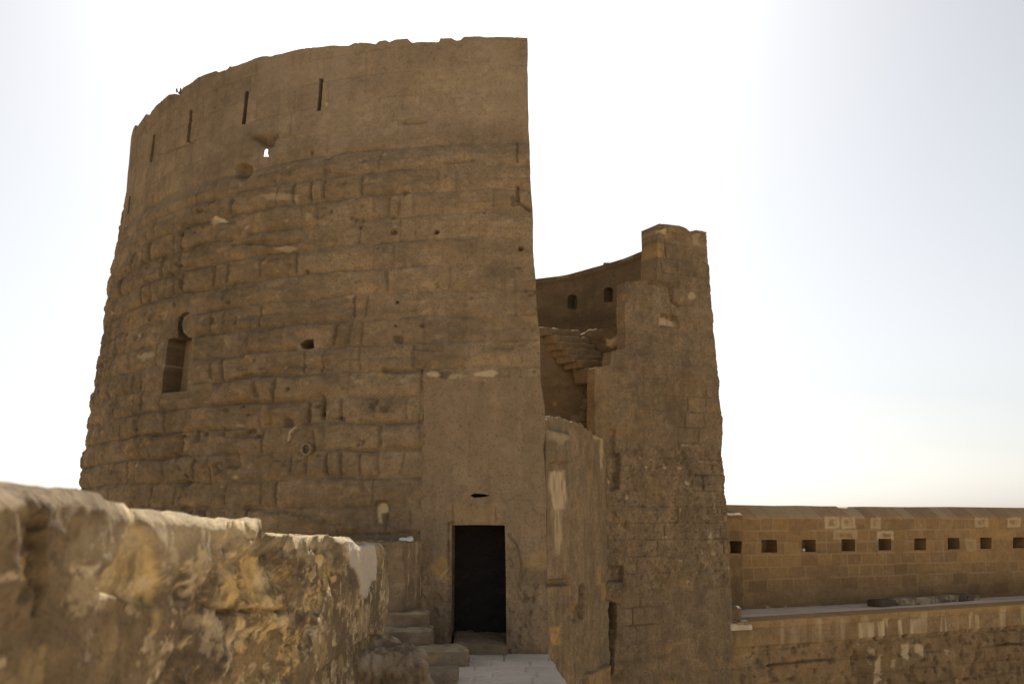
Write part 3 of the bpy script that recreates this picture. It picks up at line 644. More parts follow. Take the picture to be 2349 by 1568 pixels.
    topc = sst(-.22, -.02, tt + .10 * fbm(Y * 4, Z * 10, X, 4, 119)) * sst(-.25, .2, fbm(Y * 2.6, Z * 8, X, 4, 120)); pale = np.maximum(pale, .5 * topc * (py > 1130))
    wpl = [(778, 1234), (800, 1240), (809, 1262), (830, 1246), (850, 1250), (856, 1300), (853, 1331), (840, 1333), (829, 1372), (815, 1366), (808, 1320), (790, 1300), (780, 1272)]
    white = soft(px + .5 * (wpx - px), py + .5 * (wpy - py), wpl, 2.5)
    P = P + Nn * (.012 * white)[..., None]
    tone = (m['r3'] - .5) * .35 * rough + .55 * fbm(Y * 1.3, Z * 2.0, X, 4, 112) + .12 + (.5 + .8 * rough) * fbm(Y * 7, Z * 15, X * 8, 6, 116, .74)
    tone = tone * 1.15
    tone -= .3 * soft(wpx, wpy, [(0, 1110), (70, 1112), (75, 1140), (40, 1160), (0, 1165)], 12)
    streak = fbm(Y * 9, Z * .9, X, 3, 113); tone += .3 * plas * streak
    ck = np.abs(fbm(Y * 2.2, Z * 5, X * 3, 6, 122, .6)); crack = (1 - sst(.004, .03, ck)) * sst(-.1, .2, fbm(Y * 1.1, Z * 2, X, 2, 123))
    pore = sst(.42, .6, fbm(Y * 16, Z * 34, X * 20, 3, 124))
    och2 = .8 * sst(.13, .26, fbm(Y * 2.6, Z * 6, X + 3, 6, 114, .72)) * (rough + .25)
    att = dict(tone=tone, ochre=np.maximum(ochre, och2), pale=pale, dark=.6 * sst(.22, .55, fbm(Y * 4, Z * 13, X, 4, 115, .6)) * rough * (1 - ochre) + .6 * crack * (1 - white) + .5 * pore * rough, joint=white)
    f = grid(n2 - 1, n1 - 1).reshape(-1, 4)
    V = P.reshape(-1, 3)
    # far end cap
    last = np.arange(n2) + (n1 - 1) * n2; half = n2 // 2
    cap = []
    for i in range(half - 1): cap.append((last[i], last[i + 1], last[n2 - 2 - i], last[n2 - 1 - i]))
    Fc = np.concatenate([f, np.array(cap)])
    return mk('masonry', V, Fc, M_RUBBLE_W, rubble, {k: v.ravel() for k, v in att.items()}, True)
M_RUBBLE_W = stone('rubble masonry with plaster', (.225, .155, .085), (.18, .126, .075), (.30, .21, .118), ochre=(.70, .49, .205), fine=45., speck=.45, bump=.8, pale=(.78, .62, .375), jointc=(.60, .52, .42))
build_rubble()

# stub wall between the steps and the tower
xb = -.1075
stub_w = rbox('stub_wall', [(-3.2, 16.75, -.2), (-1.80, 16.75, -.2), (-1.56, 17.6, -.2), (-3.2, 17.6, -.2), (-3.2, 16.75, 1.87), (-1.80, 16.75, 1.86), (-1.56, 17.6, 1.85), (-3.2, 17.6, 1.85)], M_RUBBLE, None, 44, .05, .035, 5, 61,
     dict(pale=lambda p: .6 * sst(.1, .5, fbm(p[:, 0] * 14, p[:, 1] * 14, p[:, 2] * .8, 3, 6)) * sst(16.8, 16.85, p[:, 1]) * (p[:, 2] > .9)))
tag(stub_w, 'short square stub of wall between the small steps and the tower', 'wall')

steps = thing('stone_steps', (-1.5, 16.3, 0), 'three worn stone block steps beside the paved path left of the doorway', 'steps')
def stepbox(x0, x1, yf, yb_, zb_, zt_, seed, sk=0.0):
    rbox('step', [(x0, yf, zb_), (x1, yf, zb_), (x1, yb_ + sk, zb_), (x0, yb_, zb_), (x0, yf, zt_), (x1, yf, zt_), (x1, yb_ + sk, zt_), (x0, yb_, zt_)], M_STEP, steps, 34, .2, .045, 4.5, seed,
         dict(pale=lambda p: .4 * sst(zt_ - .05, zt_ + .005, p[:, 2]), ochre=lambda p: .5 * sst(.1, .5, fbm(p[:, 0] * 5, p[:, 1] * 5, p[:, 2] * 6, 3, seed)), dark=lambda p: .35 * sst(.0, .4, fbm(p[:, 0] * 4, p[:, 1] * 4, p[:, 2] * 5 + 3, 3, seed + 3))))
A = floor_pt(1070, 1529)
stepbox(-3.0, A[0], A[1], 16.5, -.03, float(z_at(A[1], 1490)), 201)
y2 = 16.25; x2 = float(at(985, 1450, y2).x); stepbox(-3.0, x2, y2, 17.1, .15, float(z_at(y2, 1444)), 202)
y3 = 16.6; x3 = float(at(978, 1420, y3).x); stepbox(-3.0, x3, y3, 17.2, .4, float(z_at(y3, 1405)), 203)
b0 = floor_pt(1047, 1568); rb = rbox('stone_block', [(-1.6, b0[1], -.03), (b0[0], b0[1], -.03), (b0[0], b0[1] + .55, -.03), (-1.6, b0[1] + .55, -.03), (-1.6, b0[1], .12), (b0[0], b0[1], .17), (b0[0], b0[1] + .55, .18), (-1.6, b0[1] + .55, .15)], M_STEP, None, 14, .2, .02, 5, 204)
tag(rb, 'small pale squared stone on the paving in front of the steps', 'stone')
# masonry chunk leaning on the end of the rubble wall
yb0 = 8.6
def chunk():
    zt_ = float(z_at(9.3, 1470)); zf = float(z_at(7.7, 1506)); xr = float(at(992, 1535, 7.9).x) + .09
    b = rbox('boulder', [(-1.45, 7.5, 0), (xr + .06, 7.4, 0), (xr + .04, 9.5, 0), (-1.6, 9.6, 0), (-1.40, 7.65, zf), (xr - .13, 7.75, zf - .02), (xr - .34, 9.3, zt_ - .06), (-1.6, 9.5, zt_ + .04)], M_RUBBLE, None, 90, .16, .09, 4.5, 301,
             dict(pale=lambda p: .35 * sst(1.05, 1.2, p[:, 2]) * sst(-.2, .3, fbm(p[:, 0] * 6, p[:, 1] * 6, p[:, 2], 3, 9)), ochre=lambda p: .8 * sst(.15, .5, fbm(p[:, 0] * 5, p[:, 1] * 5, p[:, 2] * 5, 3, 7)) * sst(1.15, 1.0, p[:, 2]), dark=lambda p: .5 * sst(.1, .5, fbm(p[:, 0] * 4, p[:, 1] * 4, p[:, 2] * 4 + 9, 3, 8)) * sst(1.2, 1.05, p[:, 2])))
    tag(b, 'big rough lump of fallen masonry at the foot of the rubble wall', 'boulder')
chunk()

# ------------------------------------------------------------------ side wall right of the doorway (falls away below the path)
wa0 = e0 * 1.022
lf0, lf1 = floor_pt(1710, 1425), floor_pt(2349, 1385)
ldir = (lf1 - lf0) / np.linalg.norm(lf1 - lf0)
def on_ledge_line(px, py):                     # point of the retaining wall / turret face plane
    r = ray(px, py); nrm = np.array([ldir[1], -ldir[0]]); t = (lf0 @ nrm) / (r[:2] @ nrm); return r * t
wa1 = on_ledge_line(1392, 1300)[:2]
SW = Plan([wa0 + (wa0 - wa1) * .02, wa1 + (wa1 - wa0) * .03], None, False)
SWT = [(1252, 960), (1262, 957), (1275, 960), (1282, 957), (1297, 961), (1310, 966), (1330, 972), (1338, 980), (1352, 988), (1362, 996), (1376, 1004), (1392, 1008)]
st = np.array([SW.inv(*p) for p in SWT]); st = st[st[:, 0].argsort()]
def side_d(U, Z, pos):
    x, y = proj(pos); wx, wy = x + 4 * fbm(U * 3, Z * 5, 1., 3, 71), y + 5 * fbm(U * 4, Z * 5, 3., 3, 72)
    low = sst(1330, 1350, y)
    d = .02 * fbm(U * 2, Z * 1.0, 1., 4, 73) + (.35 + .65 * low) * .05 * fbm(U * 4.5, Z * 3.5, 2., 6, 74, .68) - (.1 + .9 * low) * .03 * sst(.2, .5, fbm(U * 8, Z * 4.5, 7., 4, 79))
    d -= .30 * soft(x, y, [(1329, 1345), (1336, 1338), (1343, 1350), (1340, 1400), (1342, 1415), (1333, 1418), (1328, 1395)], 3)
    d -= .10 * soft(x, y, [(1255, 1330), (1310, 1326), (1310, 1340), (1255, 1344)], 2.5)
    d -= .10 * soft(wx, wy, [(1312, 1390), (1322, 1385), (1326, 1420), (1318, 1430)], 4)
    d += .09 * soft(x, y, [(1254, 985), (1302, 995), (1300, 1060), (1254, 1060)], 4)
    d += .10 * soft(x, y, [(1340, 1546), (1392, 1522), (1392, 1700), (1340, 1700)], 2)
    pale = .75 * soft(wx, wy, [(1260, 1085), (1296, 1078), (1298, 1165), (1270, 1170), (1262, 1130)], 4) * (.4 + .6 * sst(-.2, .2, fbm(U * 8, Z * 2.5, 0., 3, 75)))
    pale = np.maximum(pale, .5 * soft(wx, wy, [(1264, 1165), (1290, 1165), (1288, 1270), (1270, 1270)], 6) * (.4 + .6 * sst(-.2, .3, fbm(U * 9, Z * 2, 0., 3, 76))))
    pale = np.maximum(pale, .45 * line(wx, wy, [(1365, 1000), (1378, 1008), (1380, 1070)], 5))
    pale = np.maximum(pale, .35 * soft(wx, wy, [(1254, 988), (1300, 1000), (1280, 1020), (1256, 1005)], 5))
    och = np.zeros(U.shape)
    for (a, b, c, dd, v) in ((1255, 1345, 1268, 1368, .25), (1300, 1342, 1312, 1365, .25), (1262, 1437, 1284, 1478, .8), (1370, 1298, 1380, 1340, .4), (1379, 1336, 1390, 1376, .4)):
        och = np.maximum(och, v * soft(x, y, [(a, b), (c, b), (c, dd), (a, dd)], 2.5))
    och = np.maximum(och, .35 * soft(x, y, [(1342, 1548), (1392, 1526), (1392, 1700), (1342, 1700)], 3))
    return d, dict(tone=.45 * fbm(U * 1.2, Z * .9, 3., 4, 77) + .05 + .7 * fbm(U * 8, Z * 6, 5., 5, 80, .7) + .35 * fbm(U * 7, Z * .6, 4., 3, 81), pale=pale, ochre=och + .2 * sst(.3, .6, fbm(U * 3, Z * 2, 1., 3, 78)), dark=.2 * (.1 + low) * sst(.2, .5, fbm(U * 8, Z * 4.5, 7., 4, 79)) + .25 * soft(x, y, [(1255, 1336), (1310, 1332), (1310, 1342), (1255, 1346)], 3))
zb = GZ; n1, n2 = 170, 360
Uu = np.broadcast_to(np.linspace(0, SW.L, n1 + 1)[None, :], (n2 + 1, n1 + 1)); ztp = np.interp(Uu, st[:, 0], st[:, 1]) + .09 * fbm(Uu * 6, .4, .1, 5, 8, .65)
vv = np.r_[np.linspace(0, .35, 20), np.linspace(.35, 1, n2 - 18)[1:]][:, None]
Zs = zb + vv * (ztp - zb)
sw = thing('side_wall', (float(wa0[0]), float(wa0[1]), GZ), 'broken sloping wall with pale streaks between the doorway and the turret', 'wall')
sheet('masonry', SW, Uu, Zs, side_d, .4, M_TURRET, sw)

# ------------------------------------------------------------------ broken turret
turret = thing('broken_turret', (3.5, 22.5, GZ), 'tall broken stone turret standing beyond the gap right of the doorway', 'tower')
ta = on_ledge_line(1365, 1300)[:2]; tb = on_ledge_line(1690, 1440)[:2]
bz = np.array([-6, 0, 2, 5.3, 7.1, 9]); 
TF = Plan([ta - ldir * .6, tb + ldir * .6], None, False)
TR = [(1617, 528), (1620, 545), (1622, 600), (1626, 640), (1630, 700), (1634, 722), (1636, 760), (1640, 800), (1645, 850), (1648, 880), (1649, 930), (1655, 960), (1657, 1000), (1656, 1040), (1660, 1080), (1661, 1130), (1665, 1150), (1670, 1230), (1674, 1300), (1678, 1380), (1680, 1440), (1681, 1470), (1681, 1700)]
trr = np.array([TF.inv(*p) for p in TR]); trr = trr[trr[:, 1].argsort()]
TL = [(1507, 520), (1507, 642), (1434, 646), (1432, 700), (1434, 760), (1432, 798), (1402, 806), (1398, 838), (1366, 842), (1364, 900), (1365, 960), (1366, 1000), (1366, 1700)]
tll = np.array([TF.inv(*p) for p in TL]); tll = tll[tll[:, 1].argsort()]
TT = [(1478, 514), (1490, 513), (1507, 515), (1540, 519), (1572, 525), (1578, 532), (1590, 530), (1600, 531), (1622, 534)]
ttt = np.array([TF.inv(*p) for p in TT]); ttt = ttt[ttt[:, 0].argsort()]
def tur_d(U, Z, pos):
    x, y = proj(pos); wx, wy = x + 4 * fbm(U * 4, Z * 4, 1., 3, 81), y + 4 * fbm(U * 4, Z * 4, 3., 3, 82)
    m = masonry(U, Z, .345, .45, .8, 14, .015, z0=.07); j = 1 - sst(.2, 1, m['e'] / .022)
    clean = soft(wx, wy, [(1430, 1375), (1520, 1360), (1560, 1345), (1700, 1345), (1700, 1480), (1430, 1470)], 10)
    ew = sst(1010, 1040, wy) * (1 - clean) * sst(1420, 1330, wy) 
    mid = sst(-.1, .4, fbm(U * .8, Z * .8, 3., 3, 83))
    a = np.clip(.5 + .35 * mid + ew, 0, 1) * (1 - .7 * clean)
    jm = np.maximum(.3 + .7 * sst(.0, .35, fbm(U * .9, Z * .9, 4.4, 3, 91)), clean); j = j * jm
    d = (m['r1'] - .5) * .022 * (.4 + a) - (.008 + .03 * mid) * j + a * .075 * fbm(U * 3.2, Z * 4, 1., 6, 84, .7) + .01 * fbm(U, Z, 5., 2, 85)
    d -= ew * .03 * sst(.1, .5, fbm(U * 11, Z * 12, 2., 4, 86))
    d += .05 * sst(1000, 990, y) * sst(1380, 1440, x) * .5
    d += .12 * soft(x, y, [(1478, 505), (1640, 520), (1640, 548), (1560, 538), (1478, 528)], 3) * (.6 + .4 * fbm(U * 5, 1., 1., 2, 3))
    d -= .16 * soft(wx, wy, [(1513, 722), (1552, 724), (1552, 750), (1513, 748)], 3)
    d -= .12 * soft(wx, wy, [(1490, 530), (1515, 524), (1510, 540), (1490, 545)], 3)
    d -= .10 * soft(wx, wy, [(1535, 655), (1542, 658), (1545, 690), (1560, 700), (1550, 705), (1538, 690)], 4)
    for bx, by, bw, bh, dp in ((1416, 1080, 5, 40, .15), (1411, 1315, 18, 18, .12), (1600, 1420, 1, 1, 0), (1432, 680, 4, 8, .1), (1405, 1055, 6, 70, .08)):
        d -= dp * soft(x, y, [(bx - bw, by - bh), (bx + bw, by - bh), (bx + bw, by + bh), (bx - bw, by + bh)], 3)
    slot = soft(x, y, [(1389, 1384), (1396, 1378), (1413, 1384), (1411, 1460), (1405, 1544), (1399, 1545), (1397, 1480), (1390, 1460)], 2.5)
    d = d - .55 * slot
    pale = np.zeros(U.shape)
    for pl, v in (([(1512, 729), (1532, 727), (1550, 736), (1552, 750), (1536, 748), (1514, 748)], .85), ([(1509, 527), (1520, 528), (1527, 536), (1523, 540), (1510, 533)], .8), (circ(1586, 680, 8), .5), ([(1634, 1263), (1644, 1266), (1642, 1274), (1634, 1272)], .5), ([(1585, 540), (1600, 538), (1606, 565), (1592, 560)], .35)):
        pale = np.maximum(pale, v * soft(wx, wy, pl, 2.5))
    pale = np.maximum(pale, .5 * sst(.45, .7, fbm(U * 5, Z * 6, 6., 4, 87)) * (.3 + ew))
    tone = (m['r3'] - .5) * (.3 + .1 * clean + .15 * (y < 660)) + .4 * fbm(U * .5, Z * .6, 3., 3, 88) + .4 * fbm(U * 3, Z * 2.2, 5., 5, 92, .65) + .7 * fbm(U * 9, Z * 8, 5., 5, 94, .7) + .3 * fbm(U * 6, Z * .6, 4., 3, 95) - .12 * sst(1000, 900, y) + .12 * sst(640, 600, y)
    och = .35 * ((m['r2'] > .82) * (y < 640)) + .13 * sst(.2, .6, fbm(U * 1.5, Z * 2, 3., 3, 89))
    return d, dict(tone=tone, pale=pale, ochre=och, joint=.0 * j, dark=.4 * j * sst(-.2, .2, fbm(U, Z, 2., 2, 90)) + .12 * ew * sst(.1, .5, fbm(U * 11, Z * 12, 2., 4, 86)) + .25 * ew * sst(.1, .6, fbm(U * 2.5, Z * 2, 8., 4, 93)))
n1, n2 = 260, 640
Tt = np.broadcast_to(np.linspace(0, 1, n1 + 1)[None, :], (n2 + 1, n1 + 1))
vv = np.r_[np.linspace(0, .3, 12), np.linspace(.3, 1, n2 - 10)[1:]][:, None]
zb = GZ
uu = np.interp(9., tll[:, 1], tll[:, 0]) + Tt * (np.interp(9., trr[:, 1], trr[:, 0]) - np.interp(9., tll[:, 1], tll[:, 0]))
Zt = zb + vv * (np.interp(uu, ttt[:, 0], ttt[:, 1]) - zb)
ulm = np.interp(Zt, tll[:, 1], tll[:, 0]) + .02 * fbm(Zt * 3, 1., 2., 3, 9); urm = np.interp(Zt, trr[:, 1], trr[:, 0]) + .012 * fbm(Zt * 4, 3., 2., 3, 10)
Ut = ulm + Tt * (urm - ulm)
zs1 = float(TF.inv(1450, 645)[1])
sheet('wall', TF, Ut, Zt, tur_d, lambda U, Z: .30 + .3 * sst(zs1 - .1, zs1 + .05, Z), M_TURRET, turret)
# return wall behind the right edge of the turret
rr = tb; TS = Plan([tb + ldir * -.25 + np.array([-.2, .5]), tb + np.array([.15, 3.6]), tb + np.array([-.8, 7.0]), tb + np.array([-4., 10.0])], lambda z: .055 * (z + 2), True)
U2, Z2 = np.meshgrid(np.linspace(0, TS.L, 90), np.linspace(GZ, 8.6, 90))
sheet('flank_wall', TS, U2, Z2, plain_d(seed=19), .6, M_TURRET, turret)
# curved inner gallery seen through the gap
GH = EYE + 6.24
gp = []
for p in [(1235, 640), (1300, 632), (1390, 607), (1440, 592), (1480, 575)]:
    r = ray(*p); gp.append(r[:2] * ((GH - EYE) / r[2]))
gp = [gp[0] + (gp[0] - gp[1]) * 1.8] + gp
GA = Plan(gp, None, True)
def arch(cx, cy, hw, hh):
    return [(cx - hw, cy + hh), (cx + hw, cy + hh), (cx + hw, cy - hh * .45)] + [(cx + hw * math.cos(t), cy - hh * .45 - hh * .5 * math.sin(t)) for t in np.linspace(.25, math.pi - .25, 7)] + [(cx - hw, cy - hh * .45)]
W1, W2 = ipoly(GA, arch(1312.5, 691, 11, 17)), ipoly(GA, arch(1395.5, 675, 11, 17.5))
def gal_d(U, Z, pos):
    x, y = proj(pos); m = masonry(U, Z, .32, .4, .7, 24, .01); j = 1 - sst(.2, 1, m['e'] / .015)
    ztop = GH
    d = .012 * fbm(U * 3, Z * 3, 1., 3, 25) - .008 * j + .05 * sst(ztop - .16, ztop - .13, Z)
    d -= .06 * soft(x, y, [(1404, 615), (1407, 615), (1407, 635), (1404, 635)], 2)
    pale = .3 * soft(x, y, [(1280, 634), (1306, 631), (1306, 637), (1280, 640)], 2) + .3 * soft(x, y, [(1430, 594), (1456, 585), (1456, 592), (1430, 601)], 2)
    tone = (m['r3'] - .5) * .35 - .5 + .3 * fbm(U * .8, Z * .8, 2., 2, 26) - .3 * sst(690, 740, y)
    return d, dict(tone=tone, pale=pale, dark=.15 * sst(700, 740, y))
U2, Z2 = np.meshgrid(np.linspace(0, GA.L, 200), np.linspace(0, GH, 260))
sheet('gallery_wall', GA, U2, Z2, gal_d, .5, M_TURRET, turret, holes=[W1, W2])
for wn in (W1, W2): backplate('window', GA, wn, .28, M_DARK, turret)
ck = GA.P(*[np.array([v]) for v in GA.inv(1390, 607)])[0][0]
rbox('coping_stone', hexa(ck[0] - .06, ck[0] + .1, ck[1], ck[1] + .15, ck[2] - .05, ck[2] + .06), M_TURRET, turret, 6, .3, .01, 5, 3)
# jamb of the upper pier (its left return) carrying a thin coping
# inner wall below the stair, landing block, stair flights
SY = 22.05
IW = Plan([(-.4, SY - .1), (2.6, SY + .25)], None, False)
IT = [(1200, 752), (1240, 758), (1272, 778), (1290, 800), (1310, 822), (1330, 838), (1345, 850), (1400, 870)]
itt = np.array([IW.inv(*p) for p in IT]); itt = itt[itt[:, 0].argsort()]
def iw_d(U, Z, pos):
    x, y = proj(pos); wy = y + 3 * fbm(U * 4, Z * 4, 2., 2, 4)
    d = .02 * fbm(U * 3, Z * 3, 1., 4, 27)
    for pl in ([(1240, 870), (1290, 862)], [(1260, 893), (1310, 888)]): d -= .03 * line(x, wy, pl, 4)
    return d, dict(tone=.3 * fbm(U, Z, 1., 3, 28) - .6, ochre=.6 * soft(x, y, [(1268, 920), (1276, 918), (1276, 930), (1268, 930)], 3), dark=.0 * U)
Uu = np.broadcast_to(np.linspace(0, IW.L, 111)[None, :], (161, 111)); Zi = np.linspace(0, 1, 161)[:, None] * np.interp(Uu, itt[:, 0], itt[:, 1] - .12)
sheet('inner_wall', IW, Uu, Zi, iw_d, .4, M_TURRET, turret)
stair = thing('stone_staircase', (1.6, SY, 4.0), 'ruined cantilevered stone staircase inside the gap beside the turret', 'staircase')
PK = [(1252, 749), (1274, 767), (1287, 782), (1303, 796), (1316, 811), (1334, 824), (1353, 841), (1357, 857)]
for i, (px, py) in enumerate(PK):
    Y = SY - .15 - i * .035; p = at(px, py, Y); dr = Vector((.86, .5, 0)).normalized(); dl = Vector((-.75, .62, 0)).normalized()
    Ln, Wd, th_ = .95, .5, .19
    q = [p, p + dr * Ln, p + dr * Ln + dl * Wd, p + dl * Wd]
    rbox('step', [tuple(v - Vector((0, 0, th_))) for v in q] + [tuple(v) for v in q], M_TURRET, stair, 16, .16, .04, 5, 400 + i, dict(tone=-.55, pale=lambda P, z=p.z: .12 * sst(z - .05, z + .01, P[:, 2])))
for i, (px, py) in enumerate([(1343, 913), (1338, 928), (1331, 943), (1311, 952), (1318, 967), (1335, 979)]):
    Y = SY - .5 - i * .06; p = at(px, py, Y); dr = Vector((.93, .12, 0)).normalized(); dl = Vector((-.1, .9, 0)).normalized()
    q = [p, p + dr * .9, p + dr * .9 + dl * .4, p + dl * .4]
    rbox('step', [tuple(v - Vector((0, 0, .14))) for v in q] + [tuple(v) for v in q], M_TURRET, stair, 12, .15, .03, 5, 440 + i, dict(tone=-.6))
def landing():
    Y = SY + .35; c = [at(1328, 830, Y), at(1440, 830, Y)]; t_ = [at(1330, 768, Y), at(1440, 742, Y)]
    rbox('landing', [tuple(c[0]), tuple(c[1]), (c[1].x, Y + .6, c[1].z), (c[0].x, Y + .6, c[0].z), tuple(t_[0]), tuple(t_[1]), (t_[1].x, Y + .6, t_[1].z), (t_[0].x, Y + .6, t_[0].z)], M_TURRET, stair, 30, .12, .10, 3.5, 460,
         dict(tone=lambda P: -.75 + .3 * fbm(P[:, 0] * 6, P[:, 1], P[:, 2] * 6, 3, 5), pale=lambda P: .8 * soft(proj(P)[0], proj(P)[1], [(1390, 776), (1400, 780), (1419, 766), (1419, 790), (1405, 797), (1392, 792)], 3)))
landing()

# ------------------------------------------------------------------ retaining wall, rampart walk and loopholed parapet on the right
pb0, pb1 = floor_pt(1720, 1395), floor_pt(2349, 1365)
pdir = (pb1 - pb0) / np.linalg.norm(pb1 - pb0)
RW = Plan([ta - ldir * .4, lf1 + ldir * 6], None, False)
def zline(px):                                   # z of the rampart edge: level
    return 0.0
def ret_d(U, Z, pos):
    x, y = proj(pos)
    m = masonry(U, Z, .36, .5, .9, 44, .02, z0=-.28 + .36 * 3); j = 1 - sst(.2, 1, m['e'] / .03)
    bm = sst(1676, 1690, x)
    lowr = sst(-.52, -.56, Z + .02 * fbm(U * 2, 1., 1., 2, 7)); lowr = np.maximum(lowr, 1 - bm)
    up = 1 - lowr
    d = lowr * (-.03 + (m['r1'] - .5) * .05 + .07 * fbm(U * 2.6, Z * 3.2, 1., 6, 45, .66) - .05 * sst(.2, .5, fbm(U * 6, Z * 7, 6., 4, 59)) - .05 * j * sst(-.3, .3, fbm(U * .9, Z, 1., 2, 46)))
    d += up * (.02 + .006 * fbm(U * 3, Z * 3, 2., 3, 47))
    d += bm * .03 * sst(-.17, -.15, Z) - bm * .012 * sst(-.06, -.075, Z) * sst(-.11, -.095, Z)
    d -= .10 * sst(.035, .0, np.abs(Z + .97 + .05 * fbm(U * 1.1, 0., 0., 3, 48))) * sst(.0, .4, fbm(U * .7, 3., 0., 2, 49) + .15)
    slot = soft(x, y, [(1389, 1384), (1396, 1378), (1413, 1384), (1411, 1460), (1405, 1544), (1399, 1545), (1397, 1480), (1390, 1460)], 2.5)
    d = d - .55 * slot
    d -= .02 * up * (1 - sst(.1, 1, m['du'] / .015)) * sst(-.16, -.18, Z)
    st_ = sst(.12, .34, fbm(U * 4.6, Z * .5, 1., 4, 50, .6)) * sst(-.25, .1, fbm(U * .5, 1., 1., 2, 61)) * sst(-.62, -.5, Z) * sst(-.10, -.2, Z + .08 * fbm(U * 3, 0., 0., 2, 51)) 
    st_ = np.maximum(st_, .55 * sst(.15, .5, fbm(U * 3.4, Z * .3, 2., 3, 52)) * sst(-.8, -.4, Z) * sst(.02, -.1, Z))
    pale = st_ * (.6 + .35 * fbm(U * 9, Z * 2, 4., 2, 53)) * sst(1690, 1760, x)
    wx, wy = x + 3 * fbm(U * 5, Z * 5, 1., 2, 54), y + 3 * fbm(U * 5, Z * 5, 2., 2, 55)
    for pl in ([(2066, 1477), (2088, 1475), (2090, 1490), (2084, 1512), (2074, 1508), (2076, 1492)], [(2100, 1480), (2112, 1472), (2124, 1488), (2120, 1505), (2104, 1496)], [(2010, 1520), (2022, 1500), (2024, 1560), (2006, 1568)], [(2168, 1490), (2178, 1492), (2176, 1502)]):
        pale = np.maximum(pale, .7 * soft(wx, wy, pl, 3))
    pale = np.maximum(pale, .5 * sst(.45, .7, fbm(U * 2.6, Z * 3.4, 6., 4, 56)) * lowr)
    tone = (m['r3'] - .5) * .3 + .4 * fbm(U * .5, Z * .6, 3., 3, 57) + .5 * fbm(U * 2.5, Z * 2.5, 5., 5, 60, .65) + .6 * fbm(U * 9, Z * 8, 5., 5, 62, .7) + .15 * up - .35 * sst(2000, 2300, x) * lowr
    dark = .5 * sst(.04, .0, np.abs(Z + .97)) * sst(.0, .4, fbm(U * .7, 3., 0., 2, 49) + .15)
    dark = np.clip(dark + .45 * lowr * sst(.2, .5, fbm(U * 6, Z * 7, 6., 4, 59)), 0, 1)
    return d, dict(tone=tone, pale=np.clip(pale, 0, 1), ochre=.35 * up * sst(-.22, -.05, Z) + .2 * sst(.2, .6, fbm(U, Z * 2, 1., 3, 58)), dark=dark)
ur0 = .0
U2, Z2 = np.meshgrid(np.linspace(RW.inv(1386, 1560)[0], RW.L, 620), np.r_[np.linspace(GZ, -2.6, 16), np.linspace(-2.58, 0, 130)])
retain = thing('retaining_wall', (float(lf0[0]), float(lf0[1]), GZ), 'long low stained wall carrying the rampart walk at lower right', 'wall')
class Off:
    def __init__(s, b, o): s.b, s.o = b, o
    def P(s, u, z):
        p, n = s.b.P(u, z); return p + n * s.o, n
    def inv(s, px, py): return invert(s, px, py, np.linspace(-2, s.b.L + 2, 80))
sheet('masonry', Off(RW, .012), U2, Z2, ret_d, .8, M_RETAIN, retain)
# dark narrow recess between side wall and turret
rc = on_ledge_line(1403, 1460)
def walk():
    n = np.array([-ldir[1], ldir[0]]); a = lf0 - ldir * 2.2 + n * .02; L = 22
    s, t = np.meshgrid(np.linspace(0, L, 160), np.linspace(0, 1, 40), indexing='ij')
    base = np.stack([a[0] + s * ldir[0], a[1] + s * ldir[1]], -1); wdt = 4.2
    XY = base + n * (t * wdt)[..., None]
    Z = .015 * fbm(XY[..., 0] * 1.3, XY[..., 1] * 1.3, 0., 3, 3) - .012 - .01 * (t < .01)
    V = np.concatenate([XY, Z[..., None]], -1).reshape(-1, 3); f = grid(39, 159).reshape(-1, 4)
    m = masonry(s, t * wdt, .5, .6, 1.1, 91, .02); j = 1 - sst(.2, 1, m['e'] / .02)
    o = mk('rampart_path', V, f[:, ::-1], M_PAVE, None, dict(tone=((m['r3'] - .5) * .2 + .3 * fbm(XY[..., 0], XY[..., 1], 2., 3, 4)).ravel(), joint=(.4 * j).ravel(), dark=(.30 * sst(.45, .75, t + .12 * fbm(s, t * 3, 1., 3, 5))).ravel()), False)
    tag(o, kind='structure')
walk()
PW = Plan([pb0 - pdir * 1.6, pb1 + pdir * 6], None, False)
PTT = [(1668, 1156), (1700, 1157), (1750, 1158), (1790, 1159), (1850, 1158.5), (1900, 1160), (1935, 1160), (1940, 1164), (1958, 1165), (1962, 1161.5), (2000, 1161), (2100, 1162), (2200, 1161.5), (2349, 1163.5), (2500, 1164)]
ptt = np.array([PW.inv(*p) for p in PTT]); ptt = ptt[ptt[:, 0].argsort()]
LH = [(1682, 1254, 13, 14), (1764.5, 1252, 18, 14.5), (1855.5, 1251, 16, 14), (1946, 1249.5, 15.5, 14), (2030, 1248, 15, 13.5), (2111, 1247.5, 14, 13.5), (2187.5, 1246, 13.5, 13), (2262, 1245, 13, 13), (2337, 1244, 13, 12.5)]
lholes = [ipoly(PW, [(a - c, b - d_), (a + c, b - d_), (a + c, b + d_), (a - c, b + d_)]) for a, b, c, d_ in LH]
ptop = float(np.median(ptt[:, 1]))
